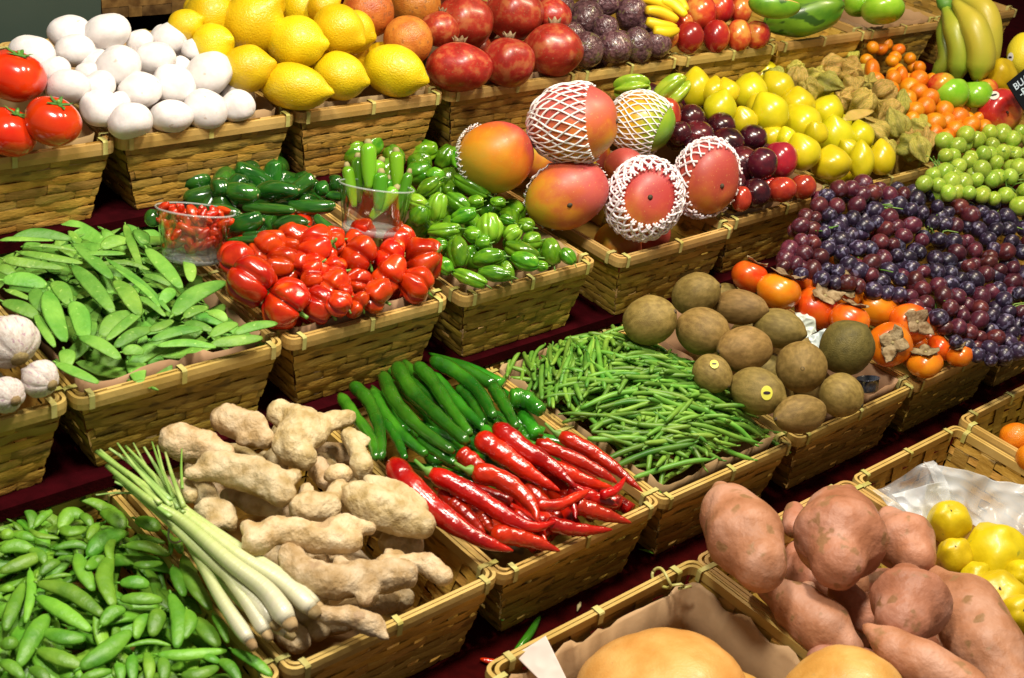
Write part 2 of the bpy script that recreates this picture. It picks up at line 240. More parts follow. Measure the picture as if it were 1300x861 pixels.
variants('squash',2,lambda i:fruit('winter_squash',M['squash'],lambda t,p:1-.022*abs(math.cos(4.5*p+i))**6*math.sin(t),zs=.8,bump=.04,seed=i,dimple=.15,nu=60,nv=24))
variants('grape',3,lambda i:fruit('grape',M['grape'],zs=1.12,seed=i,nu=14,nv=9)); variants('grapered',3,lambda i:fruit('grape',M['grapered'],zs=1.12,seed=i,nu=14,nv=9)); variants('grapegreen',3,lambda i:fruit('grape',M['grapegreen'],zs=1.1,seed=i,nu=14,nv=9))
def habf(i,m,name,zs=1.,lob=4,amp=.16,taper=.22,nu=64):
    R=random.Random(i*7+3); ph=R.uniform(0,6); l2=R.uniform(-.08,.08)
    def rad(t,p):
        g=abs(math.cos((p*lob+ph)/2))                # creases between the lobes
        return 1-amp*(1-g)**3.2*2.3*math.sin(t)**.9+l2*math.cos(p+ph)*math.sin(t)-taper*max(0,-math.cos(t))*.5
    return fruit(name,m,rad,zs=zs,bump=.15,bs=1.5,seed=i+11,nu=nu,nv=20,dimple=.22,dimpleb=.1)
variants('habanero',7,lambda i:habf(i,M['habanero'],'red_habanero',zs=.95,lob=3+i%3))
variants('greenpep',6,lambda i:habf(i+20,M['greenpep'],'green_pepper',zs=1.0,lob=3+i%2,amp=.065,taper=.45))
variants('lightpep',2,lambda i:habf(i+30,M['lightpep'],'green_pepper',zs=1.0,lob=5,amp=.08,taper=.2))
variants('jalapeno',3,lambda i:fruit('jalapeno',M['jalapeno'],lambda t,p:1-.1*max(0,-math.cos(t)),zs=1.,bump=.12,seed=i+3,nu=24,nv=20,post=lambda q,t,p:[q[0]*(max(.25,math.sin(t))**-.38)*.93+.35*q[2]**2-.12,q[1]*(max(.25,math.sin(t))**-.38)*.93,q[2]]))
variants('smallchili',3,lambda i:fruit('small_red_chili',M['habanero'],lambda t,p:1-.5*max(0,-math.cos(t)),zs=1.,bump=.2,seed=i+3,nu=14,nv=14))
def caramf(i):
    return fruit('star_fruit',M['carambola'],lambda t,p:.62+.40*abs(math.cos(2.5*p+.4))**1.6*math.sin(t)**.5,zs=1.5,bump=.05,seed=i,nu=60,nv=18)
variants('carambola',2,caramf)
def garlicf(i):
    def post(q,t,p):
        if t<.55: k=(.55-t)/.55; q[2]+=.55*k; q[0]*=1-.25*k; q[1]*=1-.25*k
        return q
    return fruit('garlic_bulb',M['garlic'],lambda t,p:1-.10*(1-abs(math.sin(3.5*p+i)))**3*math.sin(t),zs=.85,bump=.06,seed=i,nu=56,nv=22,post=post)
variants('garlic',3,garlicf)
def huskf(i):
    def rad(t,p): return (.82+.34*abs(math.cos(2.5*p+.6*t))**2.2*math.sin(t))*(1+.06*nz(*sph(t,p),4,i))
    return fruit('physalis',M['husk'],rad,zs=1.3,bump=.12,bs=1.6,seed=i,nu=50,nv=22,post=lambda q,t,p:[q[0]*(1-.6*max(0,-math.cos(t))),q[1]*(1-.6*max(0,-math.cos(t))),q[2]*(1+.25*(max(0,-math.cos(t))**4))])
variants('physalis',5,huskf)
def mangof(name,m,s): return fruit(name,m,lambda t,p:1+.05*math.cos(p)*math.sin(t)-.03*math.cos(2*t),zs=1.0,bump=.10,bs=.9,seed=s,nu=32,nv=22,dimple=.05)
MESH['mango_o']=[mangof('mango',M['mango_o'],1)]; MESH['mango_r']=[mangof('mango',M['mango_r'],2)]; MESH['mango_g']=[mangof('mango',M['mango_g'],3)]; MESH['mango_f']=[mangof('mango',M['mango_f'],4)]
variants('papaya',1,lambda i:fruit('green_papaya',M['papaya'],lambda t,p:1+.03*math.cos(5*p),zs=1.,bump=.12,seed=5,nu=30,nv=20))
# small attached parts (unit fruit space)
def stub(name,m,r=.06,h=.3,bend=.15,z=.86,tip=None):
    b=MB(); b.tube([(0,0,z-.1),(0,0,z),(bend*.3,0,z+h*.5),(bend,0,z+h)],[r*1.6,r*1.3,r,r*(tip or .9)],8); return b.build(name,m)
PART={'tomato':[('calyx',star('calyx',M['leaf'],5,r1=.5,z=.76,curl=.12,w=.09)),('stem',stub('stem',M['stem'],.06,.16,.05,.74))],
 'persimmon':[('calyx',star('calyx',M['crown'],4,r1=.86,z=.76,curl=.26,w=.36,thick=.04,seed=4)),('stem',stub('stem',M['drystem'],.08,.10,.02,.72))],
 'habanero':[('calyx',star('calyx',M['leaf'],5,r1=.34,z=.74,curl=-.02,w=.12,seed=3)),('stem',stub('stem',M['stem'],.075,.34,.2,.72))],
 'greenpep':[('stem',stub('stem',M['stem'],.07,.45,.25,.72))],'lightpep':[('stem',stub('stem',M['stem'],.07,.45,.25,.72))],
 'jalapeno':[('stem',stub('stem',M['drystem'],.16,.14,.03,.86))],
 'redapple':[('stem',stub('stem',M['scar'],.04,.30,.1,.55))],'greenapple':[('stem',stub('stem',M['scar'],.04,.30,.1,.58))],
 'mango_o':[('stem_scar',stub('stem_scar',M['scar'],.055,.03,0,.92))],'mango_r':[('stem_scar',stub('stem_scar',M['scar'],.055,.03,0,.92))],'mango_g':[],'mango_f':[('stem_scar',stub('stem_scar',M['scar'],.055,.03,0,.92))],
 'kiwi':[('stem_scar',stub('stem_scar',M['scar'],.085,.03,0,1.06))],'kiwig':[('stem_scar',stub('stem_scar',M['scar'],.07,.025,0,1.03))],
 'quince':[('stem_scar',stub('stem_scar',M['scar'],.08,.05,0,.92))],'squash':[('stem',stub('stem',M['drystem'],.14,.2,.1,.62))]}
def crownf():
    b=MB()
    for k in range(6):
        a=2*PI*k/6; b.tube([(math.cos(a)*.14,math.sin(a)*.14,.88),(math.cos(a)*.17,math.sin(a)*.17,1.02),(math.cos(a)*.25,math.sin(a)*.25,1.15)],[.11,.10,.02],5,flat=.3,up=(math.cos(a),math.sin(a),0))
    return b.build('crown',M['crown'])
PART['garlic']=[('root_end',stub('root_end',M['gingerdirt'],.20,.02,0,-.82))]
PART['pomegranate']=[('crown',crownf())]
CAT={'tomato':'tomato','mushroom':'mushroom','lemon':'lemon','russet':'orange','pomegranate':'pomegranate','passion':'passion fruit','nectarine':'nectarine','greenapple':'apple','redapple':'apple','yplum':'plum','plum':'plum','redplum':'plum','kiwi':'kiwi','kiwig':'kiwi','persimmon':'persimmon','kumquat':'kumquat','mandarin':'mandarin','quince':'quince','melon':'melon','squash':'squash','habanero':'pepper','greenpep':'pepper','lightpep':'pepper','jalapeno':'pepper','smallchili':'chili','carambola':'star fruit','garlic':'garlic','physalis':'physalis','mango_o':'mango','mango_r':'mango','mango_g':'mango','mango_f':'mango','papaya':'papaya'}
def link(name,me,parent=None,kind=None):
    o=bpy.data.objects.new(name,me); C.objects.link(o)
    if parent is not None: o.parent=parent
    if kind: o['kind']=kind
    return o
def tag(o,label,cat,group=None):
    o['label']=label; o['category']=cat
    if group: o['group']=group
    return o
def frame_from(zdir,xdir=None):
    z=Vector(zdir).normalized(); x=Vector(xdir) if xdir is not None else Vector((rnd()-.5,rnd()-.5,rnd()-.5))
    x=(x-z*x.dot(z)).normalized(); y=z.cross(x); m=Matrix((x,y,z)).transposed(); return m.to_4x4()
def put(kind,loc,sx,sz=None,zdir=(0,0,1),xdir=None,label='',group=None,sy=None,parts=True,name=None):
    me=random.choice(MESH[kind]); o=link(name or me.name.split('.')[0],me)
    o.matrix_world=Matrix.Translation(loc)@frame_from(zdir,xdir)@Matrix.Diagonal((sx,sy or sx,sz or sx,1))
    tag(o,label,CAT[kind],group)
    if parts:
        for n,pm in PART.get(kind,[]): link(n,pm,o)
    return o
# ------------------------------------------------------------------ baskets
BW,BD,BH=.275,.40,.118
def rim_path(w,d,inset,z,n=5,r=.012):
    pts=[]; x0,x1,y0,y1=inset,w-inset,inset,d-inset
    for cx,cy,a0 in ((x1-r,y0+r,-PI/2),(x1-r,y1-r,0),(x0+r,y1-r,PI/2),(x0+r,y0+r,PI)):
        for k in range(n): a=a0+PI/2*k/(n-1); pts.append(Vector((cx+r*math.cos(a),cy+r*math.sin(a),z)))
    return pts
def basket_meshes(w=BW,d=BD,h=BH,tap=.028,tapf=.012,seed=0,mats=('wall','rim','bind')):
    R=random.Random(seed); b=MB(); rows=9; rh=h/rows
    def corner(z):                                   # outline at height z (0 = rim, -h = bottom)
        k=-z/h; return (tap*k,tapf*k,w-tap*k,d-tap*k*.6)
    T=.0011
    sides=[]
    def P3(side,s,z,off):
        x0,y0,x1,y1=corner(z)
        if side==0: return (x0+(x1-x0)*s,y0-off,z)
        if side==1: return (x1+off,y0+(y1-y0)*s,z)
        if side==2: return (x1-(x1-x0)*s,y1+off,z)
        return (x0-off,y1-(y1-y0)*s,z)
    for side in range(4):
        Ls=w if side%2==0 else d; nv=max(5,round(Ls/.045)); 
        for r in range(rows):
            zc=-(r+.5)*rh-.004; c=R.uniform(.60,1.25); g=R.uniform(-.09,.09); b.tint=(c*(1-g),c,c*(.85+R.uniform(-.15,.2)))
            n=nv*6; vs=[];fs=[]; hh=rh*R.uniform(.44,.505); tz=R.uniform(-.0012,.0012)
            for i in range(n+1):
                s=i/n; ph=(s*nv+(r%2)+ (r//2)*.5); o=T*1.25*math.tanh(3.*(math.sin(PI*ph)+.35))+R.uniform(-.0001,.0001)
                dz=tz*(s-.5)*2
                for q,(k,oo) in enumerate(((-1,-.0006),(0,.0004),(1,-.0006))): vs.append(P3(side,s,max(-h,zc+dz+k*hh),o+oo+.001))
            for i in range(n):
                for k in range(2): a=i*3+k; fs.append((a,a+3,a+4,a+1))
            b.add(vs,fs)
        for k in range(nv):                           # upright stakes, opposite phase
            c=R.uniform(.65,1.05); b.tint=(c,c*.98,c*.8); sc=(k+.5)/nv; hw=.30/nv; m=rows*5; vs=[];fs=[]
            for i in range(m+1):
                z=-h*i/m; r=(-z-.004)/rh-.5; ph=(sc*nv+round(r)%2+(round(r)//2)*.5); o=-T*math.tanh(3*(math.sin(PI*ph)+.2))
                for q in (-1,0,1): vs.append(P3(side,sc+q*hw,z,o+(.0004 if q==0 else 0)))
            for i in range(m):
                for q in range(2): a=i*3+q; fs.append((a,a+1,a+4,a+3))
            b.add(vs,fs)
    b.tint=(.6,.55,.5); x0,y0,x1,y1=corner(-h); b.box((x0,y0,-h),(x1,y1,-h+.003))
    wall=b.build('woven_wall',M[mats[0]],tint=True)
    rb=MB()
    for inset,z,rad in ((-.0030,-.0085,.0085),(.0026,-.007,.0070)):
        pts=rim_path(w,d,inset,z); ring=[]
        for i,p in enumerate(pts):
            q=pts[i-1]; n_=pts[(i+1)%len(pts)]; dd=(n_-q).normalized(); out=Vector((dd.y,-dd.x,0)); wob=nz(p.x,p.y,0,12,seed+1)*.004
            prof=[(-.0022,-1),(.0022,-1),(.003,0),(.0022,.95),(-.0022,.95)]
            ring.append([p+out*(a)+Vector((0,0,k*rad+wob)) for a,k in prof])
        n=5;k=len(ring); rb.add([v for r in ring for v in r],[(i*n+j,((i+1)%k)*n+j,((i+1)%k)*n+(j+1)%n,i*n+(j+1)%n) for i in range(k) for j in range(n)])
    rim=rb.build('rim',M[mats[1]],smooth=False)
    bb=MB()
    wv=.0035
    for s in (-1,): bb.add(*( [[( -wv,-.0078,-.0175),(wv,-.0078,-.0175),(wv,-.0078,.0),(-wv,-.0078,.0),(-wv,-.006,.0022),(wv,-.006,.0022),(-wv,.0075,.0022),(wv,.0075,.0022),(-wv,.0085,.0),(wv,.0085,.0),(-wv,.0085,-.016),(wv,.0085,-.016)],[(0,1,2,3),(3,2,5,4),(4,5,7,6),(6,7,9,8),(8,9,11,10)]]))
    bind=bb.build('rim_binding',M[mats[2]],smooth=False)
    return wall,rim,bind
BASE=[basket_meshes(seed=i) for i in range(4)]
BK={}
def basket(key,X0,X1,Yf,zr,label,front=True,d=BD,rot=None,meshes=None,parts_bind=True,tiltx=0.,group='bamboo baskets set out in tiers'):
    """X0..X1 and Yf: the front rim line; zr: rim height"""
    o=bpy.data.objects.new('woven_basket',None); C.objects.link(o); w=X1-X0
    o.location=(X0,Yf,zr-BH); o.rotation_euler=(tiltx,0,U(-.012,.012) if rot is None else rot); o.scale=(w/BW,d/BD,1); tag(o,label,'basket',group)
    wall,rim,bind=meshes or random.choice(BASE)
    for n,me in (('woven_wall',wall),('rim',rim)): c=link(n,me,o); c.location=(0,0,BH)
    ks=[]
    for s in (.05,.5,.95): ks.append((BW*s,0,0))
    for s in (.05,.5,.95): ks+= [(BW,BD*s,PI/2),(0,BD*s,-PI/2)]
    for s in (.1,.5,.9): ks.append((BW*s,BD,PI))
    for x,y,a in ks: c=link('rim_binding',bind,o); c.location=(x+U(-.004,.004)*(a in(0,PI)),y,BH); c.rotation_euler=(0,0,a+U(-.08,.08))
    BK[key]=dict(X0=X0,X1=X1,Yf=Yf,z=zr,d=d); return o
ZD,ZC,ZB,ZA=-.703+H,-.867+H,-1.0096+H,-1.068+H
YA=.752-.41
YD,YC,YB=1.535,1.207,.823
def X_at(px,z): return on_plane(px,z)[0].x
rowD=[('tomatobk',.47,.747,'bamboo basket of tomatoes at the left edge, behind the snow peas'),('mushroombk',.762,1.035,'bamboo basket heaped with white mushrooms'),('lemonbk',1.048,1.318,'bamboo basket heaped with yellow lemons'),
 ('pombk',1.338,1.628,'bamboo basket of pomegranates and russet oranges'),('passionbk',1.64,1.90,'bamboo basket of wrinkled passion fruit'),('nectbk',1.91,2.205,'bamboo basket of red nectarines'),('papayabk',2.215,2.52,'bamboo basket holding the green papaya'),('gapplebk',2.53,2.83,'bamboo basket of green apples beside the bananas'),('backbk',2.86,3.2,'empty-looking bamboo basket behind the hanging banana bunch')]
for k,a,b_,l in rowD: basket(k,a,b_,YD,ZD,l)
rowC=[('garlicbk',.255,.528,'bamboo basket of garlic bulbs at the left edge'),('snowbk',.543,.816,'bamboo basket full of flat snow peas'),('habbk',.834,1.092,'bamboo basket of red habaneros and dark jalapenos'),('greenbk',1.12,1.383,'bamboo basket of small green peppers'),
 ('mangobk',1.432,1.712,'bamboo basket of mangoes in foam nets'),('plumbk',1.728,2.041,'bamboo basket of dark and red plums'),('yellowbk',2.064,2.374,'bamboo basket of pointed yellow plums'),('physbk',2.385,2.67,'bamboo basket of physalis and kumquats'),('applebk',2.70,3.0,'bamboo basket of apples in front of the banana bunch')]
for k,a,b_,l in rowC: basket(k,a,b_,YC-(.022 if k=='mangobk' else .008 if k=='greenbk' else 0),ZC,l)
rowB=[('snapbk',.30,.583,'bamboo basket of sugar snap peas at the bottom left'),('gingerbk',.60,.887,'bamboo basket heaped with ginger roots'),('chilibk',.898,1.175,'bamboo basket of long red and green chilies'),('beanbk',1.188,1.466,'bamboo basket heaped with green beans'),
 ('kiwibk',1.489,1.797,'bamboo basket of brown kiwis'),('persbk',1.811,2.105,'bamboo basket of persimmons beside the kiwis'),('grapebk',2.118,2.41,'bamboo basket under the nearer dark grapes'),('grapebk2',2.42,2.71,'bamboo basket under the dark grapes at the right edge')]
for k,a,b_,l in rowB: basket(k,a,b_,YB,ZB,l,d=.38)
xa=[on_plane(p,ZA)[0].x for p in ((885,710),(1075,605),(1212,542))]
basket('squashbk',xa[0]-.37,xa[0]-.006,YA,ZA,'bamboo basket lined with kraft paper holding the big squash',d=.41)
basket('sweetbk',xa[0]+.006,xa[1]-.006,YA,ZA,'bamboo basket piled with sweet potatoes',d=.41)
basket('quincebk',xa[1]+.006,xa[2],YA,ZA,'bamboo basket of yellow quinces and a plastic bag',d=.41)
basket('mandbk',xa[2]+.018,xa[2]+.33,YA,ZA+.01,'bamboo basket of mandarins at the right edge',d=.41)
# ------------------------------------------------------------------ shelves and surroundings
def slab(name,a,b,m,kind=None,label=None,cat=None):
    q=MB(); q.box(a,b); me=q.build(name,m,smooth=False); o=link(name,me,kind=kind)
    if label: tag(o,label,cat)
    return o
slab('ground',(-6,-3,-.02),(12,12,0),mat('dark floor',(.03,.025,.02),(.05,.04,.03),scale=3,rough=.8),kind='structure')
for nm,z,y0,y1,l in (('display_shelf',ZD-BH,YD-.010,2.6,'dark red cloth-covered shelf under the back row of baskets'),('display_shelf',ZC-BH,YC-.012,1.72,'dark red cloth-covered shelf under the middle row of baskets'),('display_shelf',ZB-BH,YB-.058,1.35,'dark red cloth-covered shelf under the chili and ginger row'),('display_shelf',ZA-BH,-.1,.9,'dark red cloth-covered shelf under the squash and sweet potato row')):
    q=MB(); q.box((-.6,y0,z-.018),(4.2,y1,z-.001)); o=link(nm,q.build(nm,M['cloth'],smooth=False)); tag(o,l,'shelf','tiered display shelves')
    q=MB(); yy=y0+.12 if y0>1 else y0+.03; q.box((-.59,yy,z-.22),(4.19,yy+.012,z-.019)); link('riser_board',q.build('riser_board',M['cloth'],smooth=False),o)
slab('wall',(-3,3.2,0),(9,3.3,4),M['dark'],kind='structure')
# ------------------------------------------------------------------ placing fruit by list
ORD=['first','second','third','fourth','fifth','sixth','seventh','eighth','ninth','tenth','eleventh','twelfth','thirteenth','fourteenth','fifteenth']
def settle(items,it=14,lim=.03):
    """fruits that sink into one another slide along their own sight line; keeps what is in front in front"""
    for _ in range(it):
        for i in range(len(items)):
            for j in range(i+1,len(items)):
                a,b=items[i],items[j]; d=(a['loc']-b['loc']).length; need=(a['r']+b['r'])*.90
                if d<need:
                    fa=a['order']-b['order']; s=1 if fa>0 else -1   # larger order = in front
                    st=(need-d)*.3
                    for q,sg in ((a,s),(b,-s)):
                        nt=max(q['t0']-lim,min(q['t0']+lim,q['t']-sg*st)); q['t']=nt; q['loc']=EYE+q['ray']*nt
def place(key,kind,reg,data,h0=0.,slope=.35,axis=(0,-1,.2),jit=.35,desc=None,group=None,labels=None,xdir=None,lim=.03,lift=0,name=None,rows=True,shrink=1.):
    B=BK[key]; items=[]
    for k,t in enumerate(parse(data)):
        x,y,rx=t[:3]; ry=t[3] if len(t)>3 else rx; ang=t[4] if len(t)>4 else None
        px=P(reg,x,y); sc=REG[reg][2]; loc,tt=on_plane(px,B['z']+h0,slope,B['Yf'])
        items.append(dict(loc=loc,t=tt,t0=tt,ray=ray(px),rx=rx/sc,ry=ry/sc,ang=ang,px=px,order=px[1]+.25*px[0],r=(rx+ry)/2/sc*tt/F,k=k))
    settle(items,lim=lim)
    # rows from front to back, counted inside the basket
    srt=sorted(items,key=lambda q:q['loc'].y); rowsl=[]
    for q in srt:
        if rowsl and q['loc'].y-rowsl[-1][0]['loc'].y<1.5*q['r']: rowsl[-1].append(q)
        else: rowsl.append([q])
    for n,r in enumerate(rowsl):
        for m,q in enumerate(sorted(r,key=lambda q:q['px'][0])): q['row']=n; q['col']=m; q['n']=len(r)
    out=[]
    for q in items:
        m=q['t']/F*shrink; nr=len(rowsl)
        if q['ang'] is not None:
            a=math.radians(q['ang']); zd=dirv(math.cos(a),math.sin(a),(.55 if kind=='kiwi' else .15)+U(-.2,.2)*jit); sx=q['ry']*m; sz=q['rx']*m
        else:
            zd=dirv(axis[0]+U(-1,1)*jit,axis[1]+U(-1,1)*jit,axis[2]+U(-1,1)*jit); rr=(q['rx']*q['ry'])**.5*m; sx=sz=rr
            if abs(q['rx']/q['ry']-1)>.04: sx,sz=q['rx']*m,q['ry']*m; zd=dirv(axis[0]*.4,axis[1],axis[2]*.5) if kind not in('kiwi','kiwig') else zd
        if kind=='jalapeno' and q['ang'] is not None: sz*=1.25; sx*=.86
        if kind=='greenpep' and q['ang'] is not None: sz*=1.12; sx*=.94
        if kind in('tomato','pomegranate','persimmon','mushroom'): sx*=1.03
        if labels: lb=labels[q['k']] if q['k']<len(labels) else labels[-1]
        else:
            rn='front' if q['row']==0 else 'back' if q['row']==nr-1 else ORD[q['row']]
            pos='alone' if q['n']==1 else 'leftmost' if q['col']==0 else 'rightmost' if q['col']==q['n']-1 else ORD[q['col']]+' from the left'
            lb=f"{desc}, {pos} in the {rn} row of its basket"
        o=put(kind,q['loc'],sx,sz,zd,xdir,lb,group,name=name); out.append(o)
    return out
def fill(key,kind,n,r,h0=0.,slope=.35,desc='',group=None,u=(.14,.86),v=(.15,.9),parts=False,sz=1.,drop=None):
    B=BK[key]; got=[]; tries=0
    while len(got)<n and tries<n*40:
        tries+=1; x=B['X0']+(B['X1']-B['X0'])*U(*u); y=B['Yf']+B['d']*U(*v); z=B['z']+h0+slope*(y-B['Yf'])-U(*(drop or (.9*r,2.2*r)))
        p=Vector((x,y,z))
        if any((p-g).length<1.5*r for g in got): continue
        got.append(p); put(kind,p,r,r*sz,(U(-1,1),U(-1,1),U(-.2,1)),None,desc,group,parts=parts)
# ---- row D
G='tomatoes in the basket at the left edge'
place('tomatobk','tomato','1','55,285,110;35,495,102;198,455,102',h0=.045,slope=.3,jit=.1,axis=(.3,-.7,.3),group=G,labels=['glossy red tomato on top of the other two','glossy red tomato at the lower left, cut by the photo edge','glossy red tomato with its green stalk turned left, beside the mushrooms'])
place('mushroombk','mushroom','1','265,130,78;405,122,78;120,205,78;280,195,70;525,155,46;640,150,72;735,190,50;365,245,58;205,265,56;255,330,76;445,250,80;580,225,76;650,320,78;785,280,88;525,345,78;372,325,60;455,378,36;380,410,76;490,458,78;643,440,74;775,412,76;890,400,64;680,245,34;330,275,45',
 h0=.012,slope=.42,axis=(0,-.8,.5),jit=.45,desc='white button mushroom',group='white button mushrooms heaped in one basket')
fill('mushroombk','mushroom',26,.024,h0=.01,slope=.42,v=(.15,.5),desc='white button mushroom half hidden under the top layer',group='mushrooms under the top layer')
place('lemonbk','lemon','1','695,95,66,60,-20;800,165,78;930,258,95,88,-10;1105,325,128,88,10;1275,285,100,90,15;790,60,92;950,88,118;1110,160,112,100,5;1270,110,100,92,30;1140,30,88;1000,15,70;880,30,60;1215,25,60;740,30,50',
 h0=.030,slope=.42,axis=(.6,-.3,.3),jit=.3,desc='yellow lemon with dimpled peel',group='yellow lemons heaped in one basket')
place('lemonbk','lemon','2','210,265,118,95,20;65,120,70,80,20',h0=.030,slope=.42,labels=['yellow lemon with its nipple resting on the basket corner','yellow lemon pressed against the russet oranges'],group='yellow lemons heaped in one basket')
fill('lemonbk','lemon',14,.034,h0=.02,slope=.42,desc='yellow lemon mostly hidden under the top layer',group='lemons under the top layer')
G='russet oranges beside the lemons'
place('pombk','russet','2','260,152,95;110,45,100;290,15,95',h0=.035,slope=.42,labels=['russet brown orange nearest the lemons and pomegranates','russet brown orange right behind the lemons','russet brown orange behind the front one, at the photo top'],group=G)
place('pombk','pomegranate','2','450,252,118,98;635,235,103,98;805,188,110,104;470,82,110;660,48,108;800,60,70;380,110,70',h0=.035,slope=.42,axis=(.1,-1,.1),jit=.12,
 labels=['red pomegranate with its crown upright at the front left corner','red pomegranate in the middle of the front of the basket','red pomegranate with its crown tipped back beside the passion fruit','red pomegranate behind the front left one','red pomegranate at the top, highest of the pile','red pomegranate tucked behind the right front one','red pomegranate deep between the oranges and the front ones'],group='pomegranates in one basket')
fill('pombk','pomegranate',9,.042,h0=.03,slope=.42,desc='pomegranate mostly hidden under the top layer',group='pomegranates under the top layer')
place('passionbk','passion','2','925,72,68;820,20,62;1100,52,64;930,186,66;1035,175,62;1120,170,62;1195,165,52;1000,8,52;1000,110,50;880,130,45;1170,110,45',h0=.025,slope=.42,desc='wrinkled purple passion fruit',group='passion fruit in one basket',jit=.8)
fill('passionbk','passion',12,.028,h0=.02,slope=.42,desc='passion fruit under the top layer of its basket',group='passion fruit under the top layer')
place('nectbk','nectarine','3','45,140,56;145,135,52,58;230,132,48,56;300,130,50;85,48,64,60;162,32,52;235,40,45,50;-40,135,45;20,90,40',h0=.025,slope=.42,axis=(0,-1,.1),jit=.2,desc='shiny red nectarine',group='nectarines in one basket')
fill('nectbk','nectarine',10,.026,h0=.02,slope=.42,desc='nectarine under the top layer of its basket',group='nectarines under the top layer')
place('papayabk','papaya','3','480,58,150,78,-12',h0=.05,slope=.2,labels=['large green papaya lying on the basket rim'])
place('gapplebk','greenapple','3','770,35,82,60;680,10,58',h0=.04,slope=.3,labels=['bright green apple beside the banana bunch','bright green apple next to the papaya'],group='green apples in one basket',axis=(0,-1,-.2),jit=.1)
# cut papaya wedge on top
def wedge():
    B=BK['papayabk']; c,t=on_plane(P('3',365,15),B['z']+.10,.2,B['Yf']); m=t/F
    def fn(th,p):
        x,y,z=sph(th,p); return (x*.55,y*.55 if y>0 else y*.12,z*1.0)
    me=blob('papaya_wedge',M['papaya'],fn,30,16); o=link('papaya_wedge',me); r=100/2.95*m
    o.matrix_world=Matrix.Translation(c)@frame_from(dirv(1,.1,0),dirv(0,0,1))@Matrix.Diagonal((r,r,r,1)); tag(o,'cut papaya wedge with pale orange flesh lying on the green papaya','papaya')
    f=blob('flesh',M['papflesh'],lambda th,p:(sph(th,p)[0]*.50,-.06+sph(th,p)[1]*.09,sph(th,p)[2]*.93),24,12); link('flesh',f,o)
wedge()
# bunch of small bananas (passion fruit side)
def finger(mb,reg,pts,B,h0,slope,r,n=8,tip=.35):
    q=[]
    for p in pts: l,t=on_plane(P(reg,*p),B['z']+h0,slope,B['Yf']); q.append(l)
    return q,t
def smooth(pts,n=14):
    """Catmull-Rom through points (each a Vector or tuple)"""
    pts=[Vector(p) for p in pts]
    if len(pts)==2: return [pts[0].lerp(pts[1],i/(n-1)) for i in range(n)]
    q=[pts[0]*2-pts[1]]+pts+[pts[-1]*2-pts[-2]]; out=[]; segs=len(pts)-1
    for i in range(n):
        u=i/(n-1)*segs; k=min(int(u),segs-1); t=u-k; a,b,c,d=q[k:k+4]
        out.append(.5*((2*b)+(c-a)*t+(2*a-5*b+4*c-d)*t*t+(3*b-3*c+d-a)*t**3))
    return out
def bunch():
    B=BK['nectbk']; o=bpy.data.objects.new('small_banana_bunch',None); C.objects.link(o); c,_=on_plane(P('h',600,90),B['z']+.06,.42,B['Yf']); o.location=c
    tag(o,'bunch of stubby yellow bananas between passion fruit and nectarines','bananas')
    for a,bq,cq,lft in (((500,-10),(600,20),(700,70),0),((520,55),(600,70),(690,110),.004),((520,115),(590,140),(680,150),.004),((620,-20),(690,0),(740,60),0),((560,165),(620,180),(690,165),0),((600,0),(670,30),(735,85),.008)):
        q=[]
        for p in (a,bq,cq):
            l,t=on_plane(P('h',*p),B['z']+.055+lft,.42,B['Yf']); q.append(l-c)
        pts=smooth(q,12); r=32/4.3*t/F; mb=MB(); mb.tube(pts,[r*(.35+.65*math.sin(PI*min(1,max(0,(i/11)*.9+.08)))**.5) for i in range(12)],10)
        link('banana',mb.build('banana',M['bananette']),o)
bunch()
# ---- row C
place('garlicbk','garlic','4','35,440,112,105;150,580,74;22,640,72',h0=.03,slope=.3,axis=(-.75,-.35,-.45),jit=.1,labels=['large white garlic bulb at the left edge','small white garlic bulb beside the snow pea basket','white garlic bulb below the large one at the left edge'],group='garlic bulbs')
fill('garlicbk','garlic',5,.034,h0=.0,slope=.3,desc='garlic bulb hidden under the others',group='garlic under the top layer')
HG='red habaneros heaped in one basket'
place('habbk','habanero','c','125,215,95;300,145,98,90;440,110,85;580,150,98;650,115,72;800,85,90,70;1020,105,78;790,195,108,88;380,255,98;200,330,120,125;560,260,68;665,275,68;540,335,62;655,360,88,80;960,195,88,72;1150,205,100;960,295,98,85;1110,345,82,88;395,450,125,112;580,460,88,95;690,450,62,66;785,462,70,48;890,405,92,75;790,340,68;480,230,60;720,400,45',
 h0=.022,slope=.30,axis=(.9,.25,-.1),jit=.75,shrink=1.24,desc='glossy red habanero',group=HG)
fill('habbk','habanero',18,.024,h0=.01,slope=.30,v=(.12,.55),desc='red habanero under the top layer of the heap',group='habaneros under the top layer')
JG='dark green jalapenos behind the red habaneros'
place('habbk','jalapeno','a','540,320,85,68,10;730,310,112,65,0;870,290,78,60,-35;430,302,62;690,412,125,42,4;920,400,112,54,2;560,490,92,75,-10;810,492,88,56,-5;560,580,85,28,-5;1010,512,82,45,40;60,460,40,52,80;900,522,42,34,20;990,300,38,52,80;1062,268,42,50,80;440,420,90,45,10;1060,340,50,34,10;620,560,60,40,0',
 h0=.028,slope=.22,desc='dark green jalapeno',group=JG)
fill('habbk','jalapeno',26,.018,h0=.02,slope=.22,v=(.6,.96),desc='jalapeno under the top layer behind the habaneros',group='jalapenos under the top layer',sz=2.1)
GG='small green peppers heaped in one basket'
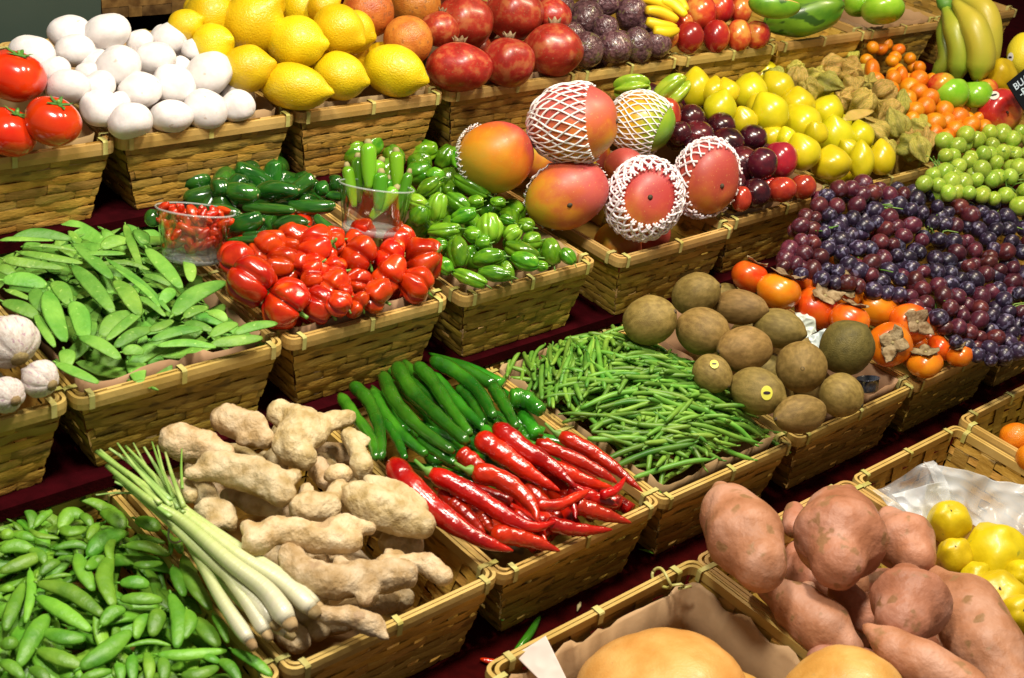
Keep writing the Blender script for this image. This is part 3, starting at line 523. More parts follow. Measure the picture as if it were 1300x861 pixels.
place('greenbk','greenpep','b','435,228,62,48,10;400,292,80,50,-32;630,280,130,52,28;560,370,85,48,35;590,450,85,48,-20;660,372,48,42,0;780,372,48,32,5;480,525,100,46,-5;645,552,62,50,20;465,612,50,50,0;565,640,95,70,82;725,680,98,58,-8;905,640,108,60,22;925,695,92,56,18;620,785,110,46,22;760,765,105,50,8;835,745,62,40,70;935,500,52,48,20;965,585,60,56,0;1075,640,88,64,78;1165,665,62,44,48;490,715,62,48,50;1020,725,40,34,0;700,600,50,50,0;830,470,50,35,20;350,450,70,60,-60;860,600,60,45,0',
 h0=.022,slope=.26,desc='small green pepper',group=GG)
place('greenbk','lightpep','b','740,515,100,74,86;455,405,95,56,-78;862,550,62,50,-35;335,375,75,48,20',h0=.032,slope=.28,labels=['large light green pepper standing in the middle of the heap','light green pepper leaning left in the heap, beside the glass','small light green pepper right of the largest light one','light green pepper behind the glass, left end of the heap'],group=GG)
fill('greenbk','greenpep',34,.020,h0=.01,slope=.26,desc='green pepper under the top layer of the heap',group='green peppers under the top layer',sz=1.4)
# mangoes with foam nets
def net(parent,s0,s1,nst=15,turn=1.1,rad=.030,off=1.05,seed=0,mt='net',tail=0.,squash=1.):
    """diamond net of foam strands round the parent's own z axis, s0..s1 = polar angle range"""
    b=MB(); R=random.Random(seed)
    for sgn in (-1,1):
        for k in range(nst):
            pts=[]; n=26; e=R.uniform(-.08,.08)
            for i in range(n):
                u=i/(n-1); t=s0+(s1+e-s0)*u; p=2*PI*(k+.5*(sgn>0))/nst+sgn*turn*u*(1+.12*math.sin(u*9+k))
                w=off+.02*math.sin(u*PI*8+k*1.7+(0 if sgn>0 else PI)); 
                if tail and u>.82: w+=tail*(u-.82)*3
                x,y,z=sph(t,p); r=w*(1+.05*math.cos(p)*math.sin(t)-.03*math.cos(2*t)); pts.append((x*r,y*r*squash,z*r))
            b.tube(pts,rad*R.uniform(.85,1.15),6,flat=.8)
    return link('foam_net',b.build('foam_net',M[mt]),parent)
def mango(kind,reg,x,y,rx,ry,stem,blush,h0,slope,label,lift=0.,nt=None):
    B=BK['mangobk']; px=P(reg,x,y); sc=REG[reg][2]; l,t=on_plane(px,B['z']+h0,slope,B['Yf']); t-=lift; l=EYE+ray(px)*t; m=t/F
    o=put(kind,l,1,1,dirv(*stem),dirv(*blush),label,'mangoes in foam nets')
    o.matrix_world=Matrix.Translation(l)@frame_from(dirv(*stem),dirv(*blush))@Matrix.Diagonal(((rx if abs(stem[0])<abs(stem[1])+.0 or stem[2]>.7 else ry)/sc*m,ry/sc*m,(ry if stem[2]>.7 else rx)/sc*m,1))
    if nt:
        for a in nt: net(o,**a)
    return o
mango('mango_o','2',582,592,148,132,(.75,-.1,.62),(1,-.7,0),.07,.2,'orange mango with a pink cheek and dark stalk scar, nearest the green peppers',nt=[dict(s0=2.2,s1=1.9,nst=34,turn=.15,rad=.016,off=1.06)])
mango('mango_r','2',850,738,155,124,(.1,.35,.85),(1,-.45,0),.045,.2,'pink and yellow mango at the left front corner with its net slipped off',nt=[dict(s0=2.5,s1=1.72,nst=22,turn=.5,rad=.02,off=1.06)])
mango('mango_r','i',350,272,232,188,(.95,-.05,.30),(.6,-1,.5),.15,.1,'red mango in a white foam net, highest of the mangoes',lift=.02,nt=[dict(s0=1.15,s1=3.0,nst=27,turn=1.15,rad=.026,off=1.05,seed=3)])
mango('mango_g','i',680,270,172,150,(.85,.35,.2),(.3,-1,.2),.10,.15,'green and orange mango in a white foam net beside the star fruit',lift=-.02,nt=[dict(s0=.95,s1=2.9,nst=27,turn=1.15,rad=.024,off=1.05,seed=4)])
mango('mango_f','i',600,485,105,92,(.6,.5,.3),(.3,-1,.2),.05,.2,'dusky pink mango wedged between the netted ones',nt=[dict(s0=1.3,s1=.9,nst=30,turn=.1,rad=.025,off=1.05,seed=6)],lift=-.015)
mango('mango_f','i',690,645,190,172,(.12,.0,.95),(.5,-.9,0),.05,.2,'red mango facing front in a thick pinkish foam net',lift=.02,nt=[dict(s0=.74,s1=2.5,nst=22,turn=1.0,rad=.030,off=1.07,seed=7,mt='netp'),dict(s0=.80,s1=1.7,nst=20,turn=.9,rad=.030,off=1.10,seed=8,mt='netp')])
mango('mango_f','i',1005,545,176,154,(.42,.30,.86),(.3,-1,.2),.05,.2,'large red mango in a torn net beside the plums',lift=.0,nt=[dict(s0=1.12,s1=2.6,nst=20,turn=1.0,rad=.032,off=1.07,seed=9,mt='netp'),dict(s0=1.55,s1=2.0,nst=26,turn=.5,rad=.028,off=1.13,seed=10,mt='netp')])
fill('mangobk','mango_r',7,.042,h0=.02,slope=.2,u=(.2,.8),v=(.14,.85),desc='mango hidden under the netted ones',group='mangoes under the top layer')
# plums, yellow plums, star fruit
DG='dark plums in one basket'
place('plumbk','plum','3','50,447,56;165,470,55,45;80,500,62,42;190,530,64,48;285,515,54,46;85,548,62,38;240,615,70,66;318,615,58,62;295,725,58,56;10,500,45;130,590,50;200,680,55',h0=.03,slope=.36,desc='dark purple plum',group=DG,jit=.6,axis=(.2,-.4,.6))
place('plumbk','redplum','3','385,600,66,74;392,710,55,50;472,700,50,48;240,745,40,50;-45,440,60,80;340,700,40',h0=.028,slope=.36,labels=['large speckled red plum at the right side of the dark plums','red plum at the front of the plum basket, left of its twin','red plum in the front right corner of the plum basket','red plum wedged beside the netted mango','red plum behind the green and orange netted mango','red plum deep between the front ones'],group='red plums among the dark ones')
fill('plumbk','plum',18,.026,h0=.02,slope=.36,desc='plum under the top layer of its basket',group='plums under the top layer')
YG='pointed yellow plums in one basket'
place('yellowbk','yplum','3','70,335,64,70;135,345,52;185,345,48;270,350,70;375,330,62;160,405,62;250,455,52;345,425,72;450,390,68,55;560,420,62;465,465,74;355,515,48;590,512,72;685,512,54;470,572,66;575,615,76,60;690,605,48,68;765,595,52,62;410,520,40;520,500,45;640,560,40;300,400,45',h0=.028,slope=.36,axis=(-.1,-.9,.2),jit=.45,desc='pointed yellow plum',group=YG)
fill('yellowbk','yplum',24,.028,h0=.015,slope=.36,desc='yellow plum under the top layer of its basket',group='yellow plums under the top layer')
place('plumbk','carambola','2','1100,328,58,50,-5;1250,345,62,58,-40',h0=.055,slope=.36,labels=['green star fruit lying behind the netted mangoes','green star fruit beside the first yellow plum'],group='star fruit')
place('physbk','physalis','3','362,285,36;450,300,42;520,290,40;500,340,45;570,312,40;625,370,45;650,275,42;650,330,50;690,385,48;770,350,46;840,390,40;760,410,44;820,462,46;750,490,42;900,470,40;870,550,52;930,530,45;850,520,40;910,560,42;590,250,46;440,265,36;720,310,36;700,460,36;780,560,40;800,420,40',h0=.03,slope=.36,axis=(0,.2,.6),jit=1.2,desc='physalis in its papery husk',group='physalis in papery husks')
fill('physbk','physalis',18,.02,h0=.02,slope=.36,u=(.0,.5),desc='physalis under the top layer',group='physalis under the top layer')
def leaflet(reg,pts,w,m,label,B,h0,slope,name='husk_leaf'):
    q=[]
    for p in pts: l,t=on_plane(P(reg,*p),B['z']+h0,slope,B['Yf']); q.append(l)
    sp=smooth(q,10); r=w/REG[reg][2]*t/F; mb=MB(); mb.tube(sp,[r*(.12+.88*math.sin(PI*(i+.3)/9.6)) for i in range(10)],8,flat=.12,up=(U(-.3,.3),-.4,1)); o=link(name,mb.build(name,m)); o['label']=label; o['category']='leaf'; return o
leaflet('3',[(625,450),(670,430),(735,415)],26,M['husk'],'long dry husk leaf lying on the physalis beside the yellow plums',BK['physbk'],.05,.36)
leaflet('3',[(700,440),(750,455),(790,460)],16,M['husk'],'short dry husk leaf on the physalis above the yellow plums',BK['physbk'],.05,.36)
place('physbk','kumquat','3','730,267,48,26;745,300,30;810,295,34,26;840,282,34,22;905,300,38,34;870,330,40,36;800,335,32;945,365,34;930,402,40,34;860,375,36;890,415,34;1000,415,38,34;965,460,38;1055,440,38,36;1100,470,34;965,502,36,30;1040,490,38,34;1010,515,34,26;1090,507,38,28;1150,482,36,28;905,345,34;1010,455,34;880,450,30;1060,480,30;985,370,30',h0=.035,slope=.34,axis=(.8,0,.2),jit=.8,desc='orange kumquat',group='kumquats in one heap',lim=.02)
fill('physbk','kumquat',36,.014,h0=.035,slope=.34,u=(.42,.97),desc='kumquat under the top layer of the heap',group='kumquats under the top layer')
AG='apples beside the banana bunch'
place('applebk','redapple','3','1210,418,86,78',h0=.05,slope=.2,axis=(.25,.1,.9),jit=0,labels=['red and yellow apple with a small sticker, stalk towards the front'],group=AG)
place('applebk','greenapple','3','1025,350,70;1120,355,62',h0=.06,slope=.25,axis=(0,-1,.2),labels=['pale green apple among the kumquats','brighter green apple between the pale green and the red apple'],group=AG,jit=.1)
place('applebk','redapple','3','990,320,52;1160,335,42',h0=.06,slope=.30,axis=(0,-1,-.3),labels=['blushed apple behind the pale green one','blushed apple half hidden behind the bright green one'],group=AG,jit=.1)
place('applebk','quince','3','1212,285,58,64;1285,380,30,40',h0=.08,slope=.30,labels=['small yellow quince right of the banana bunch','small yellow quince behind the slate sign'],group='yellow quinces by the sign')
place('applebk','melon','3','1300,205,62,78',h0=.12,slope=.25,labels=['yellow melon with a sticker cut by the right edge'])
def big_bananas():
    B=BK['applebk']; o=bpy.data.objects.new('banana_bunch',None); C.objects.link(o); c,t0=on_plane(P('3',1010,20),B['z']+.24,0,0); 
    tag(o,'big green-yellow banana bunch standing behind the apples','bananas')
    base,tb=on_plane(P('3',1070,300),B['z']+.05,.25,B['Yf']); o.location=base
    top=EYE+ray(P('3',1010,15))*(tb-.0)
    for pts,r,lf in (([(1000,20),(1040,110),(1060,200),(1045,300)],44,.0),([(1040,5),(1110,100),(1140,200),(1125,300)],52,.03),([(1060,-10),(1150,40),(1175,140),(1150,290)],46,-.01),([(1010,30),(1000,120),(1005,220),(960,290)],30,-.05)):
        q=[EYE+ray(P('3',*p))*(tb-lf-.03*math.sin(i/3*PI)) -base for i,p in enumerate(pts)]
        sp=smooth(q,18); rr=r/2.9545*tb/F; mb=MB(); mb.tube(sp,[rr*(.30+.70*min(1,(i/17)*3.2))*(1 if i<15 else (1.-(i-14)*.2)) for i in range(18)],7,up=FWD,twist=.3)
        link('banana',mb.build('banana',M['banana']),o)
    mb=MB(); q=[EYE+ray(P('3',*p))*tb-base for p in ((985,-12),(1000,15),(1030,25))]; mb.tube(smooth(q,6),[.010,.013,.016,.018,.016,.010],8); link('crown',mb.build('crown',M['stem']),o)
    q=[EYE+ray(P('3',*p))*(tb+.02) for p in ((925,5),(945,12))]
big_bananas()
# ---- snow peas
def pod(name,reg,pts,w,B,h0,slope,m,label,group,cat,flat=.2,lift=0.,peas=0,n=16,tip=True,up=None):
    q=[]
    for p in pts: l,t=on_plane(P(reg,*p),B['z']+h0+lift,slope,B['Yf']); q.append(l)
    if len(q)==2: q.insert(1,(q[0]+q[1])/2+Vector((0,0,U(0,.004))))
    r=w/REG[reg][2]*t/F; sp=smooth(q,n)
    sp=[p+Vector((0,0,.003*math.sin(PI*i/(n-1)))) for i,p in enumerate(sp)]
    rad=[r*max(.06,math.sin(PI*(i+.25)/(n-.5))**.45)*(1+.03*math.sin(i*1.9)*peas) for i in range(n)]
    mb=MB(); mb.tube(sp,rad,10,flat=flat,up=up or (U(-.25,.25),-.45+U(-.3,.3),1))
    if tip:
        d=(sp[0]-sp[1]).normalized(); mb.tube([sp[0]-d*.001,sp[0]+d*r*.35+Vector((0,0,.001)),sp[0]+d*r*.8],[r*.14,r*.16,r*.05],5)
    o=link(name,mb.build(name,m)); tag(o,label,cat,group); return o
def podmesh(name,m,flat,peas,seed,L=.09,w=.011,curve=.012):
    R=random.Random(seed); n=16; mb=MB(); c=R.uniform(.4,1.3)*curve
    sp=[Vector((L*(i/(n-1)-.5),c*math.sin(PI*i/(n-1)),R.uniform(-.0003,.0003)+.004*math.sin(i*.4+seed))) for i in range(n)]
    mb.tube(sp,[w*max(.05,math.sin(PI*(i+.25)/(n-.5))**.45)*(1+.06*math.sin(i*1.9)*peas) for i in range(n)],10,flat=flat,up=(0,0,1))
    d=Vector((1,0,0)); mb.tube([sp[-1],sp[-1]+d*.004,sp[-1]+d*.009],[w*.14,w*.16,w*.05],5)
    return mb.build(name,m)
def scatter(B,meshes,n,name,label,group,cat,h,u=(.03,.97),v=(.03,.97),tilt=.3,ang=None,sc=(.85,1.15),edge=.0):
    for k in range(n):
        uu=U(*u); vv=U(*v); x=B['X0']+(B['X1']-B['X0'])*uu; y=B['Yf']+B['d']*vv; z=h(uu,vv)
        o=link(name,random.choice(meshes)); a=U(0,2*PI) if ang is None else ang(uu,vv)
        e=.003; nrm=Vector((-(h(uu+e,vv)-h(uu-e,vv))/(2*e*(B['X1']-B['X0'])),-(h(uu,vv+e)-h(uu,vv-e))/(2*e*B['d']),1)).normalized()
        q=Vector((0,0,1)).rotation_difference(nrm); s=U(*sc)
        o.matrix_world=Matrix.Translation((x,y,B['z']+z if False else z))@q.to_matrix().to_4x4()@Matrix.Rotation(a,4,'Z')@Matrix.Rotation(U(-tilt,tilt),4,'Y')@Matrix.Rotation(U(-1,1)*tilt*2,4,'X')@Matrix.Diagonal((s,s,s,1))
        tag(o,label,cat,group)
SNOW=[podmesh('snow_pea',M['snow'],.17,.3,i,L=.095,w=.0125) for i in range(5)]
B=BK['snowbk']; hs=lambda u,v,B=B:B['z']-.012+.10*v*B['d']+.020*math.sin(PI*min(1,max(0,u)))+.01*nz(u,v,0,4)
SG='flat snow peas heaped in one basket'
for dz,n in ((-.022,40),(-.012,45),(-.003,50)):
    scatter(B,SNOW,n,'snow_pea','snow pea buried among the others in the heap',SG+', lower layers','snow pea',lambda u,v,dz=dz:hs(u,v)+dz,u=(.10,.90),v=(.08,.86),tilt=.18)
snowdata='''280,70,350,140,420,205,36|275,155,340,230,425,330,35|470,0,490,70,530,170,20|40,60,140,42,270,55,24|650,340,730,270,845,215,36|880,410,950,390,1040,370,22|590,455,700,452,810,460,20|790,450,880,445,985,425,24|570,435,660,410,760,390,24|690,350,730,330,780,310,22|790,420,840,395,890,370,25|380,420,430,370,500,330,36|400,435,470,380,540,320,20|430,460,500,420,570,390,26|185,250,200,340,240,440,46|270,290,300,350,320,440,38|300,420,370,455,450,505,32|210,520,280,560,370,595,26|10,290,80,320,145,350,32|130,330,165,400,205,460,20|10,210,90,215,175,230,36|70,105,180,130,310,145,19|10,130,80,150,240,165,22|400,130,520,220,640,330,16|430,160,540,250,600,310,14|550,90,610,160,680,240,32|440,210,475,260,520,340,44|700,130,712,170,715,215,26|20,245,60,265,120,285,17|0,60,60,62,200,60,14|240,470,252,500,250,540,32|460,480,500,478,540,480,24|560,400,600,390,650,360,20|380,90,430,70,480,60,28|520,20,530,45,545,75,32|100,80,200,90,290,100,9|360,150,470,150,560,170,12|130,240,140,290,170,330,32|200,215,230,250,260,300,34|690,370,740,385,800,400,22|600,300,630,270,655,245,25|780,330,820,345,850,365,22|300,110,400,115,470,110,14|0,150,20,175,60,190,26|540,190,590,210,640,230,16|500,270,560,300,620,345,16'''
WH=['lying over the top of the heap','at the middle of the heap','near the front rim']
for k,s in enumerate(snowdata.split('|')):
    a=[float(v) for v in s.split(',')]; pts=[(a[0],a[1]),(a[2],a[3]),(a[4],a[5])]
    special={0:'short broad snow pea lying slantwise on top, right of its heap centre',1:'long broad snow pea slanting just below the highest broad one',2:'narrow snow pea sticking up at the back corner of the basket',4:'broad pointed snow pea crossing the right rim towards the habaneros',5:'snow pea whose tip overhangs the front right corner',17:'snow pea drooping over the front left rim towards the garlic'}
    pod('snow_pea','4',pts,a[6],B,.012,.16,M['snow'],special.get(k,'snow pea lying open on the top layer of the heap'),SG,'snow pea',flat=.17,lift=.006+.0005*(k%9),n=16)
# ---- sugar snaps
SNAP=[podmesh('sugar_snap_pea',M['snap'],.42,.6,i+30,L=.085,w=.0095,curve=.014) for i in range(5)]
B=BK['snapbk']; hp=lambda u,v,B=B:B['z']-.03+.02*v+.015*math.sin(PI*min(1,max(0,u)))+.01*nz(u,v,3,4)
for dz,n in ((-.02,50),(-.010,70),(0.,60)):
    scatter(B,SNAP,n,'sugar_snap_pea','sugar snap pea buried among the others in the basket','sugar snap peas, lower layers','sugar snap pea',lambda u,v,dz=dz:hp(u,v)+dz,u=(.06,.94),v=(.05,.95),tilt=.2)
snapdata='''0,380,60,368,130,380,28|0,460,90,430,165,392,28|130,290,160,260,195,230,17|225,300,262,250,318,250,32|230,290,265,315,325,295,28|300,240,325,265,345,290,20|380,230,430,260,462,300,35|510,260,560,285,600,300,32|200,372,280,362,335,372,18|330,400,390,345,470,310,38|290,390,310,460,350,530,33|415,400,392,490,425,590,36|470,360,550,370,635,395,24|520,320,570,345,620,350,14|140,500,260,540,390,625,33|140,550,230,612,340,680,33|112,450,118,540,95,650,20|90,500,50,600,20,680,28|180,620,130,700,70,815,38|450,560,530,567,610,565,27|690,400,720,500,790,600,36|650,440,668,490,690,550,28|640,540,672,640,662,745,34|700,600,715,650,690,710,28|600,600,590,640,570,700,35|560,620,525,660,510,710,26|730,630,775,690,820,740,36|590,770,700,778,850,755,24|160,680,240,712,320,710,33|140,750,225,790,310,815,33|300,820,400,765,490,680,38|470,740,560,728,640,735,11|500,770,495,815,500,870,25|550,760,560,815,560,870,24|610,780,615,820,615,870,26|680,845,750,850,820,815,26|820,790,860,820,900,870,25|870,750,950,800,1020,850,24|800,620,830,670,855,725,20|0,735,35,735,70,730,28|0,795,40,820,90,860,25|110,820,150,845,185,880,25|110,300,150,330,222,332,14|0,320,25,325,50,330,24|450,500,510,505,560,510,28|500,430,550,440,610,425,18|150,470,190,440,225,420,22|165,485,220,480,268,470,10|605,300,640,340,640,395,13|0,530,30,528,55,525,16|370,280,350,310,330,340,20|430,330,410,380,420,430,20|650,330,665,360,680,390,20|300,860,360,850,420,830,20|440,800,450,830,455,870,22|380,660,420,620,470,600,28|30,600,60,560,80,520,18|100,370,150,400,170,430,20|350,440,370,420,395,400,16|760,770,790,790,830,800,18|50,320,90,330,130,340,20'''
for k,s in enumerate(snapdata.split('|')):
    a=[float(v) for v in s.split(',')]; pod('sugar_snap_pea','7',[(a[0],a[1]),(a[2],a[3]),(a[4],a[5])],a[6],B,-.005,.05,M['snap'],'plump sugar snap pea lying on the top layer of its basket','sugar snap peas, top layer','sugar snap pea',flat=.45,lift=.004+.0006*(k%8),peas=1,n=16,up=(0,-.5,1))
# ---- green beans
def beanmesh(seed):
    R=random.Random(seed); L=R.uniform(.085,.125); n=14; mb=MB(); c=R.choice((.001,.002,.004,.006,.009)); w=R.uniform(.0034,.0042)
    sp=[Vector((L*(i/(n-1)-.5),c*math.sin(PI*i/(n-1)),.003*math.sin(i*.5+seed))) for i in range(n)]
    mb.tube(sp,[w*(max(.45,min(1,.55+i*.3,.5+(n-1-i)*.3))+.06*math.sin(i*2.3)) for i in range(n)],8)
    mb.tube([sp[-1],sp[-1]+Vector((.004,.0005,0)),sp[-1]+Vector((.008,.002,0))],[w*.35,w*.45,w*.3],6); return mb.build('green_bean',M['bean'])
BEAN=[beanmesh(i) for i in range(10)]
B=BK['beanbk']; hb=lambda u,v,B=B:B['z']-.018+.085*math.sin(PI*min(1,max(0,.12+.80*v)))*(.45+.55*math.sin(PI*min(1,max(0,u))))+.006*nz(u,v,3,5)
def bang(u,v): return (.75+U(-.28,.28)) if (v>.60 and u<.7) else (-.6+U(-.4,.4) if rnd()<.72 else U(0,6.3))
def bean_mass():
    mb=MB(); vs=[]; R=random.Random(5)
    for k in range(460):
        uu,vv=R.uniform(.05,.95),R.uniform(.05,.95); x=B['X0']+(B['X1']-B['X0'])*uu; y=B['Yf']+B['d']*vv; z=hb(uu,vv)-R.uniform(.012,.030); a=R.uniform(0,6.3); L=R.uniform(.03,.05); c=R.uniform(-.008,.008)
        d=Vector((math.cos(a),math.sin(a),R.uniform(-.12,.12))); e=Vector((-d.y,d.x,0)); sp=smooth([Vector((x,y,z))-d*L,Vector((x,y,z))+e*c,Vector((x,y,z))+d*L],9)
        if any(abs(q.x-(B['X0']+B['X1'])/2)>.125 or q.y<B['Yf']+.02 or q.y>B['Yf']+B['d']-.02 for q in sp): continue
        mb.tube(sp,[.0040*w for w in (.4,.8,1,1,1,1,1,.8,.4)],7)
    o=link('green_beans',mb.build('green_beans',M['bean']),kind='stuff'); tag(o,'mass of green beans filling the basket under the top ones','green beans')
bean_mass()
for dz,n in ((-.010,120),(-.001,150)):
    scatter(B,BEAN,n,'green_bean','slender green bean in the tangled heap','green beans heaped in one basket','green bean',lambda u,v,dz=dz:hb(u,v)+dz,u=(.08,.92),v=(.07,.96),tilt=.10,ang=bang)
# ---- chilies
def chili(reg,pts,r,m,name,label,group,h0,slope=.12,B=None,stemd=None,lift=0.,taper=.15,blunt=.85):
    q=[]; B=B or BK['chilibk']
    for p in pts: l,t=on_plane(P(reg,*p),B['z']+h0+lift,slope,B['Yf']); q.append(l)
    sp=smooth(q,26); rr=r/REG[reg][2]*t/F; n=26; sd=rnd()*9
    rad=[rr*(1-(1-taper)*(i/(n-1))**2.4)*1.10*(1+.05*math.sin(i*.9+sd)+.035*math.sin(i*2.1+sd))*(.50 if i==0 else .84 if i==1 else 1)*(.6 if i==n-1 else 1) for i in range(n)]
    mb=MB(); mb.tube(sp,rad,14); o=link(name,mb.build(name,m)); tag(o,label,'chili',group)
    if stemd:
        d=(sp[0]-sp[2]).normalized(); sb=MB(); sb.tube([sp[0]-d*.003,sp[0]+d*.003,sp[0]+d*.010,sp[0]+d*.024+Vector((0,0,.006))],[rr*.55,rr*.62,rr*.25,rr*.18],8); link('stem',sb.build('stem',M['stem']),o)
    return o
GC=[('5',[(50,600),(110,660),(150,760),(160,880)],27,'green chili at the left side of its row, lying next to the ginger',1),('5',[(5,640),(60,720),(120,800),(140,880)],24,'dark green chili tucked under the one beside the ginger',1),
 ('5',[(165,560),(210,660),(300,760),(430,855)],27,'green chili third from the ginger side of the top layer',1),('5',[(215,525),(270,620),(370,720),(485,820)],31,'thickest long green chili in the middle of the row',1),
 ('5',[(290,525),(350,585),(420,690),(495,790)],27,'green chili right beside the thickest one',1),('5',[(348,505),(430,548),(520,620),(585,725)],28,'shiny green chili with the brightest glint, at the back of the row',1),
 ('5',[(350,560),(420,640),(480,705),(545,765)],24,'green chili lying under the shiniest one',0),('5',[(450,610),(500,665),(550,745)],22,'short green chili between two longer ones',0),('5',[(575,605),(620,675),(668,765)],25,'green chili at the bean side of the row',1),
 ('5',[(125,620),(180,720),(255,805),(330,865)],24,'green chili low between the two nearest the ginger',0),('5',[(170,735),(215,800),(250,880)],20,'green chili tip peeping out low among the others',0),('5',[(300,800),(380,860),(440,900)],22,'green chili end showing above the red ones',0),('5',[(640,650),(700,655),(765,705)],34,'stubby green chili lying on the beans',0),('5',[(540,760),(600,820),(640,860)],20,'green chili end beside the tallest red chili',0)]
for k,(rg,p,r,l,s) in enumerate(GC):
    chili(rg,p,r,M['gchili'],'green_chili',l,'long green chilies',.052,.02,stemd=0,taper=.62,lift=(.008 if s else -.006))
RC=[([(200,45),(260,130),(350,215),(450,290),(560,350),(655,380)],48,'thick red chili nearest the ginger, longest of all',.012,1),([(345,85),(450,140),(560,205),(650,262),(740,290),(835,262)],36,'long red chili second from the ginger with its tip curling up',.012,1),([(500,80),(600,108),(680,160),(732,220),(745,268)],38,'dark red chili bending sharply down at its tip',.018,1),([(520,-50),(620,20),(720,90),(830,155)],40,'bright red chili right behind the sharply bent one',.008,1),
 ([(585,-90),(700,0),(800,60),(895,145)],37,'bright red chili at the back, leaning on the green ones',.016,1),([(740,-30),(900,40),(1000,95),(1045,125)],24,'slim dark red chili among the back ones',.012,0),([(830,-55),(950,10),(1050,80),(1140,158)],29,'red chili nearest the green beans, lying to the corner',.010,1),([(700,20),(850,85),(950,125),(1030,142)],30,'red chili half under the slim dark one',.004,0),
 ([(740,205),(820,208),(900,172),(942,150)],22,'thin red chili tip pointing to the beans',.022,0),([(880,205),(980,238),(1098,275)],32,'red chili with its point over the front rim, nearer the beans',.006,0),([(780,275),(900,300),(1028,300)],28,'red chili with its point resting on the front rim',.004,0),([(570,315),(700,335),(830,380)],35,'red chili pointing out over the front rim, middle',.0,0),
 ([(420,190),(490,255),(550,315)],30,'red chili below the two longest ones',-.006,0),([(540,250),(575,310)],26,'short red chili end under the longest ones',-.006,0),([(985,172),(1040,150),(1078,100)],18,'small red chili tip turned up beside the beans',.02,0),([(860,150),(980,190),(1048,212)],30,'red chili below the one nearest the beans',.0,0),([(850,180),(880,215),(890,260)],16,'thin red tip pointing down among the front ones',.016,0),([(450,10),(520,60),(560,90)],34,'red chili shoulder behind the dark bent one',0.,0),([(660,230),(740,290),(785,355)],16,'thin red chili tip hanging at the front rim',.0,0),([(380,150),(450,240),(480,290)],24,'dark red chili deep under the longest one',-.01,0),([(700,130),(800,230),(850,280)],28,'dark red chili deep in the middle',-.012,0)]
for k,(p,r,l,lf,s) in enumerate(RC):
    chili('8',p,r,M['rchili'],'red_chili',l,'long red chilies',.016,.22,stemd=(k in (1,2,6)),taper=.12,lift=lf)
for k in range(74):
    B=BK['chilibk']; x=U(B['X0']+.035,B['X1']-.04); y=U(YB+.05,YB+.36); z=B['z']-.022+.14*(y-YB)+U(0,.016); a=U(1.2,2.2)
    g=y>YB+.16; mb=MB(); sp=smooth([Vector((x-.06*math.cos(a),y-.06*math.sin(a),z)),Vector((x,y,z+.004)),Vector((x+.06*math.cos(a),y+.06*math.sin(a),z))],14)
    mb.tube(sp,[.010*(1-.8*(i/13)**2.5) for i in range(14)],10); o=link('green_chili' if g else 'red_chili',mb.build('chili',M['gchili' if g else 'rchili'])); tag(o,('green' if g else 'red')+' chili hidden under the top layer','chili','chilies under the top layer')
# ---- lumpy roots: ginger and sweet potatoes (one skin grown over several knobs)
def lumps(chains,name,m,voxel=.0035,disp=.0022,dscale=60,rings=0.,smooth_it=2,joint=True,cut=None):
    """chains: lists of (Vector, radius); remeshed into one surface"""
    b=MB()
    for ch in chains:
        if len(ch)==1: ch=[(ch[0][0]-Vector((.001,0,0)),ch[0][1]),(ch[0][0]+Vector((.001,0,0)),ch[0][1])]
        pv=smooth([c[0] for c in ch],max(8,len(ch)*6)); n=len(pv); rv=[]
        for i in range(n):
            u=i/(n-1)*(len(ch)-1); k=min(int(u),len(ch)-2); t=u-k; t=t*t*(3-2*t); rv.append(ch[k][1]*(1-t)+ch[k+1][1]*t)
        # rounded ends
        d0=(pv[0]-pv[1]).normalized(); d1=(pv[-1]-pv[-2]).normalized(); r0,r1=rv[0],rv[-1]
        pre=[(pv[0]+d0*r0*s,r0*math.sqrt(max(.0004,1-s*s))) for s in (.95,.8,.5)]; post=[(pv[-1]+d1*r1*s,r1*math.sqrt(max(.0004,1-s*s))) for s in (.5,.8,.95)]
        allp=pre+list(zip(pv,rv))+post; b.tube([p for p,_ in allp],[r for _,r in allp],16)
    me=b.build(name+'_raw',m); o=bpy.data.objects.new('tmp',me); C.objects.link(o)
    r=o.modifiers.new('r','REMESH'); r.mode='VOXEL'; r.voxel_size=voxel; s=o.modifiers.new('s','SMOOTH'); s.factor=.6; s.iterations=smooth_it
    dg=bpy.context.evaluated_depsgraph_get(); dg.update(); ev=o.evaluated_get(dg); out=bpy.data.meshes.new_from_object(ev); out.name=name
    bpy.data.objects.remove(o)
    off=Vector((rnd()*9,rnd()*9,rnd()*9))
    nrm=[v.normal.copy() for v in out.vertices]
    for v,nn in zip(out.vertices,nrm):
        p=v.co; d=noise.noise(p*dscale+off)*disp+noise.noise(p*dscale*2.7+off)*disp*.4
        if rings: d+=-rings*max(0,math.sin(p.dot(RINGD)*430+3*noise.noise(p*20+off)))**10
        v.co=p+nn*d
    out.polygons.foreach_set('use_smooth',[True]*len(out.polygons)); out.materials.clear(); out.materials.append(m); return out
RINGD=Vector((.8,-.5,.2)).normalized()
def root(reg,chains,B,h0,slope,name,m,label,cat,group,lift=0.,grow=1.,**k):
    ch=[]
    for c in chains:
        q=[]
        for t_ in c:
            x,y,r=t_[:3]; dl=t_[3] if len(t_)>3 else 0
            px=P(reg,x,y); l,t=on_plane(px,B['z']+h0+lift,slope,B['Yf']); t-=dl; l=EYE+ray(px)*t; q.append((l,r/REG[reg][2]*t/F*grow))
        ch.append(q)
    o=link(name,lumps(ch,name,m,**k)); tag(o,label,cat,group); return o
GB=BK['gingerbk']; GGp='ginger roots heaped in one basket'
